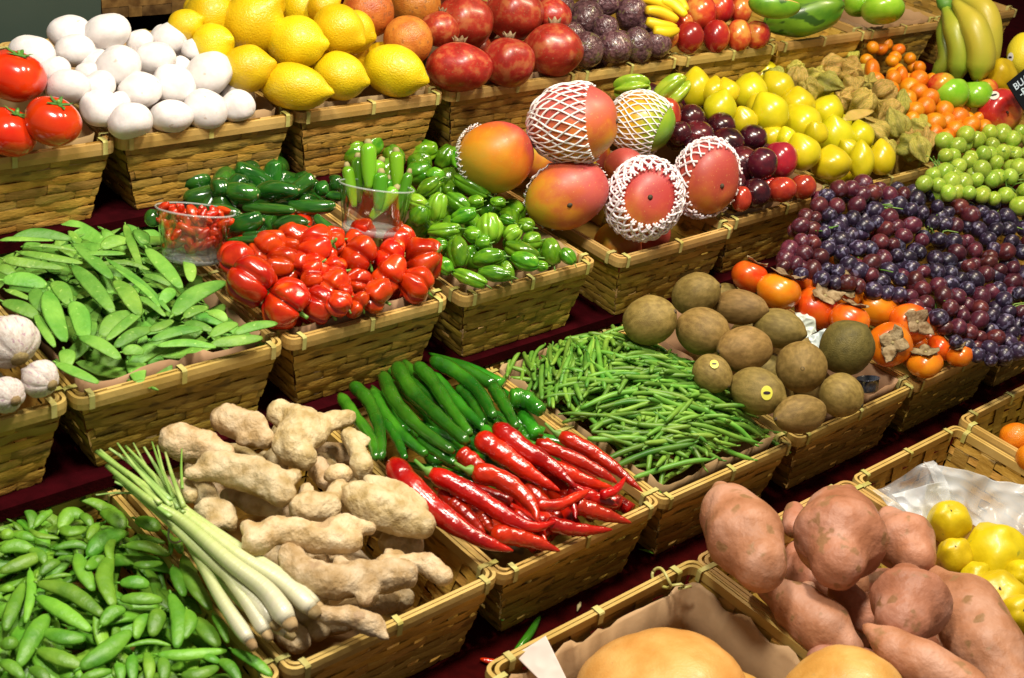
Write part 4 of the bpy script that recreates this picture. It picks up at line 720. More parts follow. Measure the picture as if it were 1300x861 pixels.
GIN=[('e',[[(190,345,92),(330,375,92),(450,420,60)]],'plump oval ginger root at the back, behind the lemongrass tips',.03),
('e',[[(465,225,84),(590,275,88),(660,330,60)],[(560,330,40)]],'round-ended ginger root at the back, in front of the snow pea basket',.035),
('e',[[(750,190,70),(860,260,105),(830,370,105),(880,430,70)],[(940,260,60),(1040,235,50),(1130,215,40)],[(960,320,55),(1010,270,45)]],'large branching ginger root at the back, its arm pointing to the green chilies',.035),
('e',[[(395,480,82),(540,510,92),(680,560,98),(760,630,78)],[(330,510,50),(275,525,38)],[(780,560,50),(840,525,36)],[(640,590,50),(650,610,40)]],'long straight ginger root with stubs at both ends, behind the centre',.045),
('e',[[(1130,310,42),(1180,400,48),(1205,490,64)],[(1150,320,40),(1225,345,33)]],'small forked ginger root beside the green chilies',.03),
('e',[[(1040,530,48),(1100,530,52)]],'small ginger knob in front of the forked root',.03),
('e',[[(900,710,92),(1000,700,80)],[(900,620,42),(900,650,42)],[(1080,600,50),(1050,660,50)]],'knobbly ginger root with a pink bud on top, in the middle',.035),
('f',[[(400,400,95),(480,440,115),(620,490,105),(760,545,72)],[(320,360,52),(360,400,60)],[(520,330,50),(640,380,70),(720,450,70)],[(470,305,34),(500,330,40)]],'largest ginger root of the pile, beside the thickest red chili',.035),
('g',[[(-20,190,66),(80,130,68),(200,150,72),(310,170,74),(400,120,66),(530,115,42)],[(-70,110,36),(-40,150,45)],[(350,180,70),(450,190,60)]],'long ginger root with a bulbous right end, above the front one',.045),
('g',[[(150,265,68),(220,340,74),(350,385,82),(500,365,80),(700,345,76)],[(540,400,60),(515,475,40)],[(400,300,40),(420,330,50)]],'wide ginger root in front with a pale stub pointing down',.035),
('g',[[(600,300,42),(720,290,42),(830,300,52),(905,360,50)],[(640,240,26),(690,250,24)]],'ginger root in the front right corner of the basket',.012),
('g',[[(320,545,42),(440,560,56),(560,600,54),(625,655,26)]],'tapering ginger root resting over the front rim',.035),
('e',[[(350,720,62),(440,730,60),(480,790,48)],[(400,790,50)]],'curled ginger piece beside the lemongrass band',.015),
('e',[[(240,600,52),(255,630,50)]],'whitish ginger end right behind the lemongrass',.02),
('e',[[(480,640,50),(620,680,60),(760,740,50)]],'shaded ginger root low under the long straight one',.0),
('g',[[(650,190,60),(760,210,55)]],'shaded ginger root deep under the largest one',-.012),
('e',[[(960,480,55),(1000,560,50)]],'shaded ginger root deep behind the middle one',.0),
('g',[[(200,450,40),(260,520,40)]],'shaded ginger root low under the wide front one',.0)]
for rg,ch,l,lf in GIN: root(rg,ch,GB,0.,.16,'ginger_root',M['ginger'],l,'ginger',GGp,lift=lf,grow=1.10,rings=.0010,disp=.0032,dscale=55)
for k in range(26):
    x=U(GB['X0']+.045,GB['X1']-.045); y=U(YB+.05,YB+.34); c=Vector((x,y,GB['z']-.030+.12*(y-YB)+U(0,.012))); a=U(0,3); d=Vector((math.cos(a),math.sin(a),U(-.1,.1)))*.03
    if k<3: GK=[lumps([[(-Vector((.03,0,0)),.014),(Vector((0,0.004,0)),.018),(Vector((.03,0,0)),.015)],[(Vector((.0,.01,0)),.014),(Vector((.012,.028,0)),.010)]],'ginger_root',M['ginger'],disp=.003) ] if k==0 else GK+[lumps([[(-Vector((.035,0,0)),.016),(Vector((0,0.008,0)),.015),(Vector((.03,-.004,0)),.018)]],'ginger_root',M['ginger'],disp=.003)]
    o=link('ginger_root',random.choice(GK)); o.location=c; o.rotation_euler=(U(-.4,.4),U(-.3,.3),a); tag(o,'ginger root hidden under the top layer of the pile','ginger','ginger under the top layer')
# ---- lemongrass
def lemongrass():
    B=BK['gingerbk']; o=bpy.data.objects.new('lemongrass_bundle',None); C.objects.link(o); ctr,_=on_plane(P('7',680,245),B['z']+.075); o.location=ctr
    tag(o,'bundle of pale lemongrass stalks tied with a rubber band, lying across two baskets','lemongrass')
    S=[([(360,5),(520,120),(700,250),(900,400),(1060,500),(1175,605)],9,40,.0),([(400,60),(560,190),(680,265),(860,420),(1000,530),(1085,650)],10,46,.006),([(430,100),(600,240),(740,370),(900,510),(1030,650)],10,38,-.006),
     ([(480,20),(600,140),(720,245),(880,360),(1060,480),(1190,590)],8,36,-.012),([(560,200),(660,280),(740,400),(830,560),(940,725)],8,32,-.016),([(580,190),(690,290),(830,450),(930,580),(1000,690)],8,32,-.012),([(470,-15),(560,80),(650,180),(760,290),(900,420),(1080,560)],5,34,-.002),([(520,150),(640,250),(760,380),(900,560),(1080,690)],8,30,-.022)]
    for p,r0,r1,lf in S:
        q=[];n=len(p)
        for i,pp in enumerate(p): l,t=on_plane(P('7',*pp),B['z']+.075+lf+.02*(1-i/(n-1))-.03*(i/(n-1)),0,0); q.append(l)
        nn=30; sp=smooth(q,nn); m=t/F/2.9545; L=(sp[-1]-sp[0]).length; d=(sp[-1]-sp[0]).normalized()
        rad=[m*(r0+(r1-r0)*((i/(nn-1))**1.1))*(1 if i<nn-2 else (.86 if i==nn-2 else .62)) for i in range(nn)]
        c=bpy.data.objects.new('stalk',None)
        fr=frame_from(d,UP); fr=Matrix.Translation((sp[0]+sp[-1])/2)@fr@Matrix.Diagonal((1,1,L/2,1)); inv=fr.inverted()
        mb=MB(); mb.tube(sp,rad,12); mb.v=[tuple(inv@Vector(v)) for v in mb.v]; c=link('stalk',mb.build('stalk',M['lgrass'])); c.parent=o; c.matrix_world=fr
        c.matrix_parent_inverse=Matrix.Translation(-ctr)
        rb=MB(); e=sp[-1]; dd=(sp[-1]-sp[-2]).normalized(); rb.tube([e-dd*.001,e+dd*.004,e+dd*.009],[rad[-1]*1.1,rad[-1]*1.0,rad[-1]*.7],10); r=link('root_end',rb.build('root_end',M['gingerdirt']),c); r.matrix_parent_inverse=fr.inverted()
    for p,r in (([(500,-25),(560,80),(640,180),(690,235)],8),([(590,-15),(620,100),(680,200)],8),([(682,-5),(680,70),(684,145)],6),([(440,-25),(520,80),(640,210)],9),([(360,170),(440,162),(530,172),(640,240)],8),([(570,-30),(600,60),(650,180)],7),([(375,0),(480,90),(600,200)],10),([(540,-10),(600,90),(670,220)],10),([(620,10),(650,110),(690,215)],10),([(410,-5),(500,60),(640,190)],12),([(430,120),(520,165),(640,250)],10)):
        q=[]
        for i,pp in enumerate(p): l,t=on_plane(P('7',*pp),B['z']+.085+U(-.008,.012),0,0); q.append(l-ctr)
        sp=smooth(q,12); mb=MB(); mb.tube(sp,[r/2.9545*t/F*(.5+.6*i/11) for i in range(12)],7,flat=.6); link('leaf_tip',mb.build('leaf_tip',M['stem'] if r<8 else M['lgleaf']),o)
    a,_=on_plane(P('7',632,272),B['z']+.07); b_,_=on_plane(P('7',728,215),B['z']+.07); c0=(a+b_)/2; ex=(b_-a)/2; dd=(Vector(on_plane(P('7',760,320),B['z']+.07)[0])-c0); dd=(dd-ex*dd.dot(ex)/ex.dot(ex)).normalized(); ez=dd.cross(ex).normalized()
    if ez.z<0: ez=-ez
    c0=c0-ez*.017
    pts=[c0-ctr+ex*1.0*math.cos(t)+ez*(.021*math.sin(t)) for t in [2*PI*i/28 for i in range(29)]]; mb=MB(); mb.tube(pts,.0013,6); link('rubber_band',mb.build('rubber_band',M['band']),o)
lemongrass()
# ---- kiwis, persimmons
KG='brown kiwis heaped in one basket'
place('kiwibk','kiwi','6','-105,360,105,95,-20;70,262,95,80,-20;230,310,108,66,8;95,400,104,90,15;380,390,102,74,15;300,625,110,88,20;130,560,80,70,40',h0=.05,slope=.22,group=KG,labels=['large round kiwi at the left end behind the beans','kiwi at the back corner of its basket','flattened oval kiwi between the back corner one and the persimmons','kiwi with a dark tip, in front of the back corner one','kiwi in the middle of the back, beside the pale plastic','kiwi with an oval sticker low at the front','kiwi half hidden behind the beans, with a sticker'],lim=.05)
place('kiwibk','kiwi','6','252,468,114,88,175;465,535,96,90;460,712,112,74,172;615,640,82,84,30',h0=.065,slope=.22,axis=(-.1,.0,1),jit=.1,group=KG,labels=['kiwi lying on top in the middle, its tip to the left','round kiwi facing front on top of the front ones','kiwi lying at the front rim','kiwi in the front right corner beside the dark cup'],lim=.04)
place('kiwibk','kiwig','6','635,462,106,102,-50',h0=.08,slope=.22,group=KG,labels=['greener rounder kiwi on top beside the persimmons'])
fill('kiwibk','kiwi',9,.033,h0=.02,slope=.22,desc='kiwi hidden under the top layer',group='kiwis under the top layer',drop=(.03,.06))
PG='persimmons with dry brown calyxes'
pers=[(272,195,70,(.4,-.9,.1),'persimmon at the far back, beside the wooden edge'),(380,250,82,(.3,-.9,.2),'orange persimmon with its calyx on top, behind the kiwis'),(482,212,62,(.1,-1,.2),'small persimmon tucked under the dark grapes at the back'),(522,312,84,(.3,-.6,.6),'yellow-orange persimmon beside the pale plastic'),(615,258,75,(.1,-.5,.8),'persimmon with the widest brown calyx'),(645,358,76,(.3,-.9,.2),'redder persimmon behind the green kiwi'),(752,312,84,(.3,-.8,.3),'flat orange persimmon in the middle'),(870,372,76,(.2,-.1,1),'persimmon with its calyx turned to the front under the grapes'),(796,450,82,(-.1,-.1,1),'persimmon facing front beside the green kiwi'),(928,520,64,(-.1,-.8,.5),'persimmon at the front rim'),(990,462,52,(.5,-.6,.4),'small persimmon behind the front rim one'),(1060,492,48,(-.3,-.8,.3),'small persimmon in the front right corner')]
its=[]
B=BK['persbk']
for x,y,r,axs,l in pers:
    px=P('6',x,y); loc,t=on_plane(px,B['z']+.035,.28,B['Yf']); its.append(dict(loc=loc,t=t,t0=t,ray=ray(px),order=px[1]+.25*px[0],r=r/2.9545*t/F,a=axs,l=l,pr=r/2.9545))
settle(its,lim=.03)
for q in its: s=q['pr']*q['t']/F; put('persimmon',q['loc'],s*1.03,s,dirv(*q['a']),None,q['l'],PG)
fill('persbk','persimmon',8,.03,h0=.03,slope=.2,desc='persimmon hidden under the top layer',group='persimmons under the top layer')
# ---- grapes
def inpoly(p,poly):
    x,y=p; c=False
    for i in range(len(poly)):
        (x1,y1),(x2,y2)=poly[i],poly[i-1]
        if (y1>y)!=(y2>y) and x<(x2-x1)*(y-y1)/(y2-y1)+x1: c=not c
    return c
def grapes(poly,bunches,kinds,rpx,z0,slope,y0,label,group,stemm,layers=2,cap=98):
    xs=[p[0] for p in poly]; ys=[p[1] for p in poly]; roots=[]
    for (cx,cy,l) in bunches:
        o=bpy.data.objects.new('grape_bunch',None); C.objects.link(o); p,_=on_plane((cx,cy),z0-.02,slope,y0); o.location=p; tag(o,l,'grapes',group); roots.append([o,(cx,cy),p,0])
    for lay in range(layers):
        got=[]; tries=0
        while tries<9000:
            tries+=1; p=(U(min(xs),max(xs)),U(min(ys),max(ys)))
            if not inpoly(p,poly) or any((p[0]-g[0])**2+(p[1]-g[1])**2<(rpx*(1.34 if lay==0 else 1.7))**2 for g in got): continue
            got.append(p)
            r0=min(roots,key=lambda q:(q[1][0]-p[0])**2+((q[1][1]-p[1])*1.2)**2)
            if r0[3]>=cap: continue
            r0[3]+=1
            l,t=on_plane(p,z0-lay*.016+U(-.006,.006),slope,y0); s=rpx*t/F*U(.78,1.16); k=random.choices(list(kinds),list(kinds.values()))[0]
            if 'grapered' in kinds: k='grapered' if nz(p[0]*.02,p[1]*.02,0,1,4)+U(-.28,.28)>.03 else 'grape'
            g=link('grape',random.choice(MESH[k]),r0[0]); d=Vector((U(-1,1),U(-1,1),U(-1,.5)))
            g.matrix_local=Matrix.Translation(l-r0[2])@frame_from(d)@Matrix.Diagonal((s,s,s,1))
    for o,c,p,n in roots:
        mb=MB()
        for k in range(7):
            a=U(0,6.3); L=U(.02,.05); q=[Vector((U(-.02,.02),U(-.02,.02),-.01)),Vector((math.cos(a)*L*.5,math.sin(a)*L*.5+.01,.012)),Vector((math.cos(a)*L,math.sin(a)*L,.016+U(0,.012)))]
            mb.tube(smooth(q,7),[.0018,.0017,.0016,.0015,.0013,.0012,.001],5)
        link('stem',mb.build('stem',stemm),o)
BG=BK['grapebk']
darkpoly=[(993,338),(1008,292),(1050,243),(1095,232),(1150,240),(1180,246),(1230,252),(1310,262),(1310,450),(1262,462),(1215,442),(1180,402),(1110,372),(1040,362)]
grapes(darkpoly,[(1040,300,'bunch of dark blue grapes spilling towards the persimmons'),(1110,270,'bunch of dark and red grapes in front of the yellow plums'),(1110,345,'bunch of dark grapes touching the persimmons, lowest row'),(1190,300,'bunch of blue-black grapes in the middle of the heap'),(1200,390,'bunch of dark grapes hanging nearest the front rim'),(1270,290,'bunch of reddish grapes below the green ones at the right'),(1280,400,'bunch of red and dark grapes at the right edge')],{'grape':3,'grapered':2},10.8,BG['z']+.062,.30,YB,'','bunches of dark grapes',M['stem'])
greenpoly=[(1163,238),(1188,216),(1196,178),(1235,168),(1310,166),(1310,266),(1240,252),(1185,246)]
grapes(greenpoly,[(1200,215,'bunch of green grapes nearest the yellow plums'),(1260,200,'bunch of green grapes at the back below the apples'),(1285,240,'bunch of green grapes at the right edge')],{'grapegreen':1},10.9,BG['z']+.085,.30,YB,'','bunches of green grapes',M['stem'])
# ---- row A
SB=BK['sweetbk']; SGp='sweet potatoes piled in one basket'
SP=[([[(160,150,40),(195,235,112),(255,335,146),(305,425,108)]],'pinkish sweet potato standing tilted at the left, pointed end up',.10),
([[(640,165,40),(612,260,135),(608,340,172),(600,420,105)]],'large round sweet potato in the middle with a small pointed top',.10),
([[(800,270,60),(850,340,118),(890,400,80)]],'sweet potato half hidden behind the large round one, by the plastic bag',.06),
([[(440,230,40),(440,290,45)]],'small end of a sweet potato between the two biggest',.05),
([[(860,500,75),(872,570,150),(850,640,105)]],'sweet potato facing front with a blunt end, right of centre',.09),
([[(960,470,40),(1070,580,125),(1160,740,140),(1240,880,100)]],'long dark-sided sweet potato along the quince basket',.05),
([[(350,520,55),(450,590,95),(560,680,105),(640,740,60)]],'sweet potato lying low along the divider next to the squash',.02),
([[(715,670,28),(800,730,70),(930,810,95),(1080,900,90)]],'sweet potato pointing left at the bottom, with a small root tip',.09),
([[(620,540,60),(700,620,70)]],'shaded sweet potato under the large round one',.02),
([[(560,800,80),(700,820,80)]],'sweet potato low behind the second squash',.0)]
for ch,l,lf in SP: root('9',ch,SB,0.,.0,'sweet_potato',M['sweet'],l,'sweet potato',SGp,lift=lf,grow=1.04,voxel=.004,disp=.0035,dscale=20,smooth_it=14)
POT=[lumps([[(Vector((-.06,0,0)),.02),(Vector((-.01,.006,0)),.034),(Vector((.06,0,0)),.018)]],'sweet_potato',M['sweet'],voxel=.0045,disp=.004,dscale=30,smooth_it=6) for _ in range(2)]
for k in range(9):
    B=SB; o=link('sweet_potato',POT[k%2]); o.location=(U(B['X0']+.07,B['X1']-.07),B['Yf']+.06+.035*k,B['z']-.065); o.rotation_euler=(0,U(-.2,.2),U(0,3)); tag(o,'sweet potato in the shade under the top layer','sweet potato','sweet potatoes under the top layer')
place('squashbk','squash','p','840,880,110,82',h0=.0,slope=0,axis=(.2,.7,-.5),jit=0,labels=['large pale orange squash in the kraft paper lined basket'],group='pale orange squashes')
place('squashbk','squash','p','915,905,70,62',h0=-.03,slope=0,axis=(.2,.7,-.5),jit=0,labels=['second pale orange squash half hidden behind the large one'],group='pale orange squashes')
place('sweetbk','squash','p','1071,892,82,80',h0=.06,slope=0,axis=(.3,1,-.3),jit=0,labels=['smaller pale orange squash in front of the sweet potatoes'],group='pale orange squashes')
place('quincebk','quince','9','1015,272,80,90;1035,402,66,90;1195,385,116,94;1200,565,120,106;1290,470,60;1120,480,60;1290,620,80;1110,620,80',h0=.02,slope=.05,axis=(-.2,-.3,.8),jit=.5,labels=['yellow quince under the plastic bag','yellow quince touching the sweet potato, with a brown calyx','large yellow-green quince below the bag','large yellow quince nearest the front','yellow quince at the right edge under the bag','yellow quince deep between the large ones','yellow quince at the right edge near the front','yellow quince deep beside the long sweet potato'],group='yellow quinces in one basket')
place('mandbk','mandarin','6','1272,802,64,62;1330,880,60',h0=.0,slope=.0,labels=['bright orange mandarin cut by the right edge','bright orange mandarin lower at the right edge'],group='mandarins')
# ---- glasses
def tumbler(rimc,rimr,basec,baser,t,lab,group):
    """tapered glass from two photo ellipses: rim centre, base centre (px) at distance t"""
    a=EYE+ray(rimc)*t; b=EYE+ray(basec)*(t+.0); ax_=(a-b); h=ax_.length; z=ax_.normalized(); z=(z*.55+Vector((0,0,1))*.45).normalized()
    R1=rimr*t/F; R0=baser*t/F; mb=MB(); n=40; prof=[(R0*.05,0),(R0*.92,0),(R0,.003),(R1-.0005,h*.98),(R1,h),(R1-.0018,h),(R0-.003,.012),(R0*.5,.010),(R0*.05,.010)]
    vs=[];fs=[]
    for r,zz in prof:
        for j in range(n): vs.append((r*math.cos(2*PI*j/n),r*math.sin(2*PI*j/n),zz))
    k=len(prof)
    for i in range(k-1):
        for j in range(n): p=i*n+j;q=i*n+(j+1)%n; fs.append((p,q,q+n,p+n))
    fs.append(tuple(range(n-1,-1,-1))); fs.append(tuple((k-1)*n+j for j in range(n)))
    mb.add(vs,fs); o=link('glass_tumbler',mb.build('glass_tumbler',M['glass'])); o.matrix_world=Matrix.Translation(b)@frame_from(z,RIGHT); tag(o,lab,'glass',group)
    mb=MB(); mb.tube([(R1*math.cos(2*PI*j/40),R1*math.sin(2*PI*j/40),h) for j in range(41)],.0013,8); link('glass_rim',mb.build('glass_rim',M['edge']),o)
    mb=MB(); mb.tube([(0,0,.0002),(0,0,.002),(0,0,.010),(0,0,.0125)],[R0*.9,R0*1.01,R0*1.03,R0*.8],32); link('glass_base',mb.build('glass_base',M['edge']),o)
    return o,b,z,h,R0,R1
_,t1=on_plane((247,300),BK['habbk']['z']+.03,.1,YC)
g1,b1,z1,h1,r01,r11=tumbler((251,266),49,(243,331),36,t1-.02,'clear glass tumbler full of small red chilies','glass tumblers standing among the vegetables')
for k in range(95):
    zz=U(.016,h1*1.02); a=U(0,2*PI); R_=(r01+(r11-r01)*zz/h1-.008)*math.sqrt(rnd()); fr=frame_from(z1,RIGHT); p=b1+fr.to_3x3()@Vector((R_*math.cos(a),R_*math.sin(a),zz)); s=U(.0045,.0065)
    put('smallchili',p,s,s*U(2.0,3.2),dirv(U(-1,1),U(-1,1),U(-.4,.4)),None,'small red chili packed in the glass','small red chilies in the glass')
_,t2=on_plane((478,280),BK['habbk']['z']+.04,.15,YC)
g2,b2,z2,h2,r02,r12=tumbler((479,236),47,(471,296),37,t2-.02,'clear glass tumbler of green chilies standing upright','glass tumblers standing among the vegetables')
for k,(tx,ty,bx,by,r) in enumerate(((75,55,80,300,46),(145,150,60,320,40),(228,100,235,330,42),(145,215,130,420,42),(298,215,240,420,30),(20,130,20,380,42),(-40,180,0,400,34),(228,300,90,460,40),(190,250,170,420,30))):
    q=[EYE+ray(P('b',*p))*(t2-.01+(k%3)*.012) for p in ((tx,ty),((tx+bx)/2,(ty+by)/2),(bx,by))]; sp=smooth(q,16); rr=r/4.3067*t2/F
    mb=MB(); mb.tube(sp,[rr*(.55 if i==0 else .9 if i==1 else 1-.6*(i/15)**3) for i in range(16)],12); o=link('green_chili',mb.build('green_chili',M['lightpep'] if k in(1,7) else M['greenpep'])); tag(o,['tallest green chili in the glass','slanting green chili in the glass','straight green chili at the right in the glass','short green chili at the front of the glass','thin green chili at the right rim of the glass','green chili at the left rim of the glass','green chili leaning at the far left of the glass','light green chili lying across the glass','green chili hidden at the back of the glass'][k],'chili','green chilies standing in the glass')
    d=(sp[0]-sp[2]).normalized(); sb=MB(); sb.tube([sp[0]-d*.002,sp[0]+d*.003,sp[0]+d*.007],[rr*.55,rr*.5,rr*.3],8); link('stem',sb.build('stem',M['drystem']),o)
# ---- paper liners
def liner(key,label,m='paper',amp=.008,seed=0,top=.004,sides=(0,1,2,3)):
    B=BK[key]; w=B['X1']-B['X0']; d=B['d']; R=random.Random(seed); mb=MB()
    pts=rim_path(w,d,.013,0,n=3); dens=[]
    for i in range(len(pts)):
        a=pts[i];b_=pts[(i+1)%len(pts)]; k=max(1,int((b_-a).length/.012))
        for j in range(k): dens.append(a.lerp(b_,j/k))
    c=Vector((w/2,d/2,0)); vs=[]
    for i,p in enumerate(dens):
        e=top+amp*nz(p.x*30,p.y*30,seed)+.004*nz(p.x*90,p.y*90,seed+3); inn=(c-p).normalized()
        for z,k in ((e,.0+.004*nz(p.x*20,p.y*20,seed+9)),(-.02,.004),(-.05,.014),(-.09,.03)):
            o_=.5*(1+nz(p.x*40,p.y*40,z*20+seed)); vs.append(p+inn*(k+.003*o_)+Vector((0,0,z)))
    n=len(dens); fs=[(i*4+j,((i+1)%n)*4+j,((i+1)%n)*4+j+1,i*4+j+1) for i in range(n) for j in range(3)]
    mb.add(vs,fs); me=mb.build('paper_liner',M[m]); o=link('paper_liner',me); o.location=(B['X0'],B['Yf'],B['z']); s=o.modifiers.new('t','SOLIDIFY'); s.thickness=.0006; tag(o,label,'paper','paper liners in baskets')
for i,(k,l) in enumerate((('tomatobk','kraft paper lining the tomato basket'),('mushroombk','kraft paper lining the mushroom basket'),('lemonbk','kraft paper lining the lemon basket'),('pombk','kraft paper lining the pomegranate basket'),('snowbk','kraft paper with a torn edge lining the snow pea basket'),('habbk','kraft paper lining the habanero basket'),('greenbk','kraft paper lining the green pepper basket'),('plumbk','kraft paper lining the plum basket'),('beanbk','kraft paper lining the green bean basket'),('kiwibk','kraft paper lining the kiwi basket'),('gapplebk','kraft paper lining the green apple basket'))):
    liner(k,l,seed=i*3+1,amp=.010 if k in('snowbk','beanbk') else .006)
liner('squashbk','large kraft paper sheet lining the squash basket',seed=50,amp=.02,top=-.018)
def sheet(name,reg,quad,t,m,label,cat,amp=.006,n=24,freq=30,fold=0.,seed=0,th=.0006,zoff=None):
    """wrinkled sheet through four photo corners at given distances"""
    c=[EYE+ray(P(reg,*q[:2]))*(t+q[2]) for q in quad]; vs=[];fs=[]
    nrm=(c[1]-c[0]).cross(c[3]-c[0]).normalized()
    for i in range(n+1):
        for j in range(n+1):
            u,v=i/n,j/n; p=(c[0]*(1-u)+c[1]*u)*(1-v)+(c[3]*(1-u)+c[2]*u)*v
            d=amp*(nz(p.x,p.y,p.z,freq,seed)+.6*abs(nz(p.x,p.y,p.z,freq*2.3,seed+5)))+fold*math.sin(PI*u)*math.sin(PI*v)
            vs.append(p+nrm*d)
    for i in range(n):
        for j in range(n): a=i*(n+1)+j; fs.append((a,a+1,a+n+2,a+n+1))
    mb=MB(); mb.add(vs,fs); o=link(name,mb.build(name,m)); s=o.modifiers.new('t','SOLIDIFY'); s.thickness=th; tag(o,label,cat); return o
_,ta=on_plane((700,830),ZA)
sheet('paper_flap','8',[(660,770,-.005),(775,695,.0),(860,870,-.03),(790,900,-.035)],ta,M['whitepaper'],'pale paper flap folded over the corner of the squash basket','paper',amp=.006,freq=18)
_,tq=on_plane(P('9',1000,170),ZA+.05)
def bag():
    o=bpy.data.objects.new('plastic_bag',None); C.objects.link(o); o.location=on_plane(P('9',1050,150),ZA+.03)[0]; tag(o,'crumpled clear plastic bag lying over the quinces','plastic bag')
    for k,(quad,amp,fold) in enumerate((([(920,50,.02),(1330,130,.02),(1330,380,-.03),(1050,250,-.02)],.016,.02),([(730,160,.03),(960,40,.03),(1090,240,-.02),(880,300,-.01)],.030,.015),([(800,170,.0),(1010,120,.0),(1050,270,-.03),(900,300,-.02)],.024,.01))):
        s=sheet('film',  '9',quad,tq,M['bag'],'','',amp=amp,fold=fold,n=44,freq=16,seed=k*7+2,th=.0003); s.parent=o; s.matrix_parent_inverse=Matrix.Translation(-o.location); del s['label']; del s['category']
bag()
# dark cup, pale plastic among the kiwis
_,tk=on_plane(P('6',710,620),ZB+.03)
def cup(reg,x,y,r,t,m,label,name,cat,axis):
    mb=MB(); vs=[];fs=[];n=24
    prof=[(.0,0),(.75,0),(.8,.1),(.9,.5),(1,1.1),(1.08,1.12),(1.0,1.15),(.93,1.1),(.7,.15),(0.,.12)]
    for a,z in prof:
        for j in range(n): vs.append(((a+.001)*math.cos(2*PI*j/n),(a+.001)*math.sin(2*PI*j/n),z))
    for i in range(len(prof)-1):
        for j in range(n): p=i*n+j;q=i*n+(j+1)%n; fs.append((p,q,q+n,p+n))
    mb.add(vs,fs); o=link(name,mb.build(name,m)); s=r/REG[reg][2]*t/F; o.matrix_world=Matrix.Translation(EYE+ray(P(reg,x,y))*t)@frame_from(dirv(*axis))@Matrix.Diagonal((s,s,s,1)); tag(o,label,cat)
cup('6',715,625,44,tk,M['cup'],'dark blue plastic cup lying beside the kiwis','plastic_cup','cup',(-.1,-1,.2))
sheet('plastic_wrap','6',[(440,330,.0),(510,325,.0),(525,400,-.01),(480,430,-.01)],on_plane(P('6',480,380),ZB+.06)[1]+.01,mat('pale plastic',(.62,.72,.62),(.75,.80,.72),rough=.25,scale=30),'crumpled pale plastic wrap between kiwis and persimmons','plastic wrap',amp=.012,freq=40)
sheet('plastic_wrap','6',[(490,420,.0),(560,390,.0),(560,460,-.005),(510,470,-.01)],on_plane(P('6',520,430),ZB+.07)[1]+.01,mat('grey plastic',(.55,.66,.66),(.68,.76,.75),rough=.25,scale=30),'grey plastic wrap right behind the greener kiwi','plastic wrap',amp=.012,freq=40)
# stickers: small curved patches on fruit
def sticker(reg,x,y,r,par,label=None,base='white'):
    px=P(reg,x,y); r_=ray(px).normalized(); dg=bpy.context.evaluated_depsgraph_get(); mi=par.matrix_world.inverted(); o_=mi@EYE; d_=(mi.to_3x3()@r_).normalized()
    ok,loc,nn,_=par.ray_cast(o_,d_)
    if not ok: print('sticker miss',x,y); return
    w=par.matrix_world@loc; wn=(mi.transposed().to_3x3()@nn).normalized(); s=r/REG[reg][2]*(w-EYE).dot(FWD)/F
    for i,(k,mm,zz) in enumerate(((1.,M[base],.0006),(.5,M['stickd'],.0010))):
        mb=MB(); n=20; vs=[(0,0,.0)]+[(math.cos(2*PI*j/n)*(k if i==0 else .62),math.sin(2*PI*j/n)*(1.25 if i==0 else .28),-.12*k*k) for j in range(n)]; mb.add(vs,[(0,1+j,1+(j+1)%n) for j in range(n)])
        o=link('sticker' if i==0 else 'sticker_print',mb.build('sticker',mm))
        mw=Matrix.Translation(w+wn*(zz+.0008))@frame_from(wn,RIGHT)@Matrix.Diagonal((s,s,s,1))
        if i==0: o.parent=par; o.matrix_parent_inverse=mi; o.matrix_world=mw; st=o
        else: o.parent=par; o.matrix_parent_inverse=mi; o.matrix_world=mw
bpy.context.view_layer.update()
def find(lbl): return [o for o in C.objects if o.get('label','').startswith(lbl)][0]
sticker('6',335,632,22,find('kiwi with an oval sticker'),base='sticky'); sticker('6',138,525,16,find('kiwi half hidden behind the beans'),base='sticky')
sticker('3',1188,358,18,find('red and yellow apple with'))
sticker('3',1250,215,14,find('yellow melon with'))
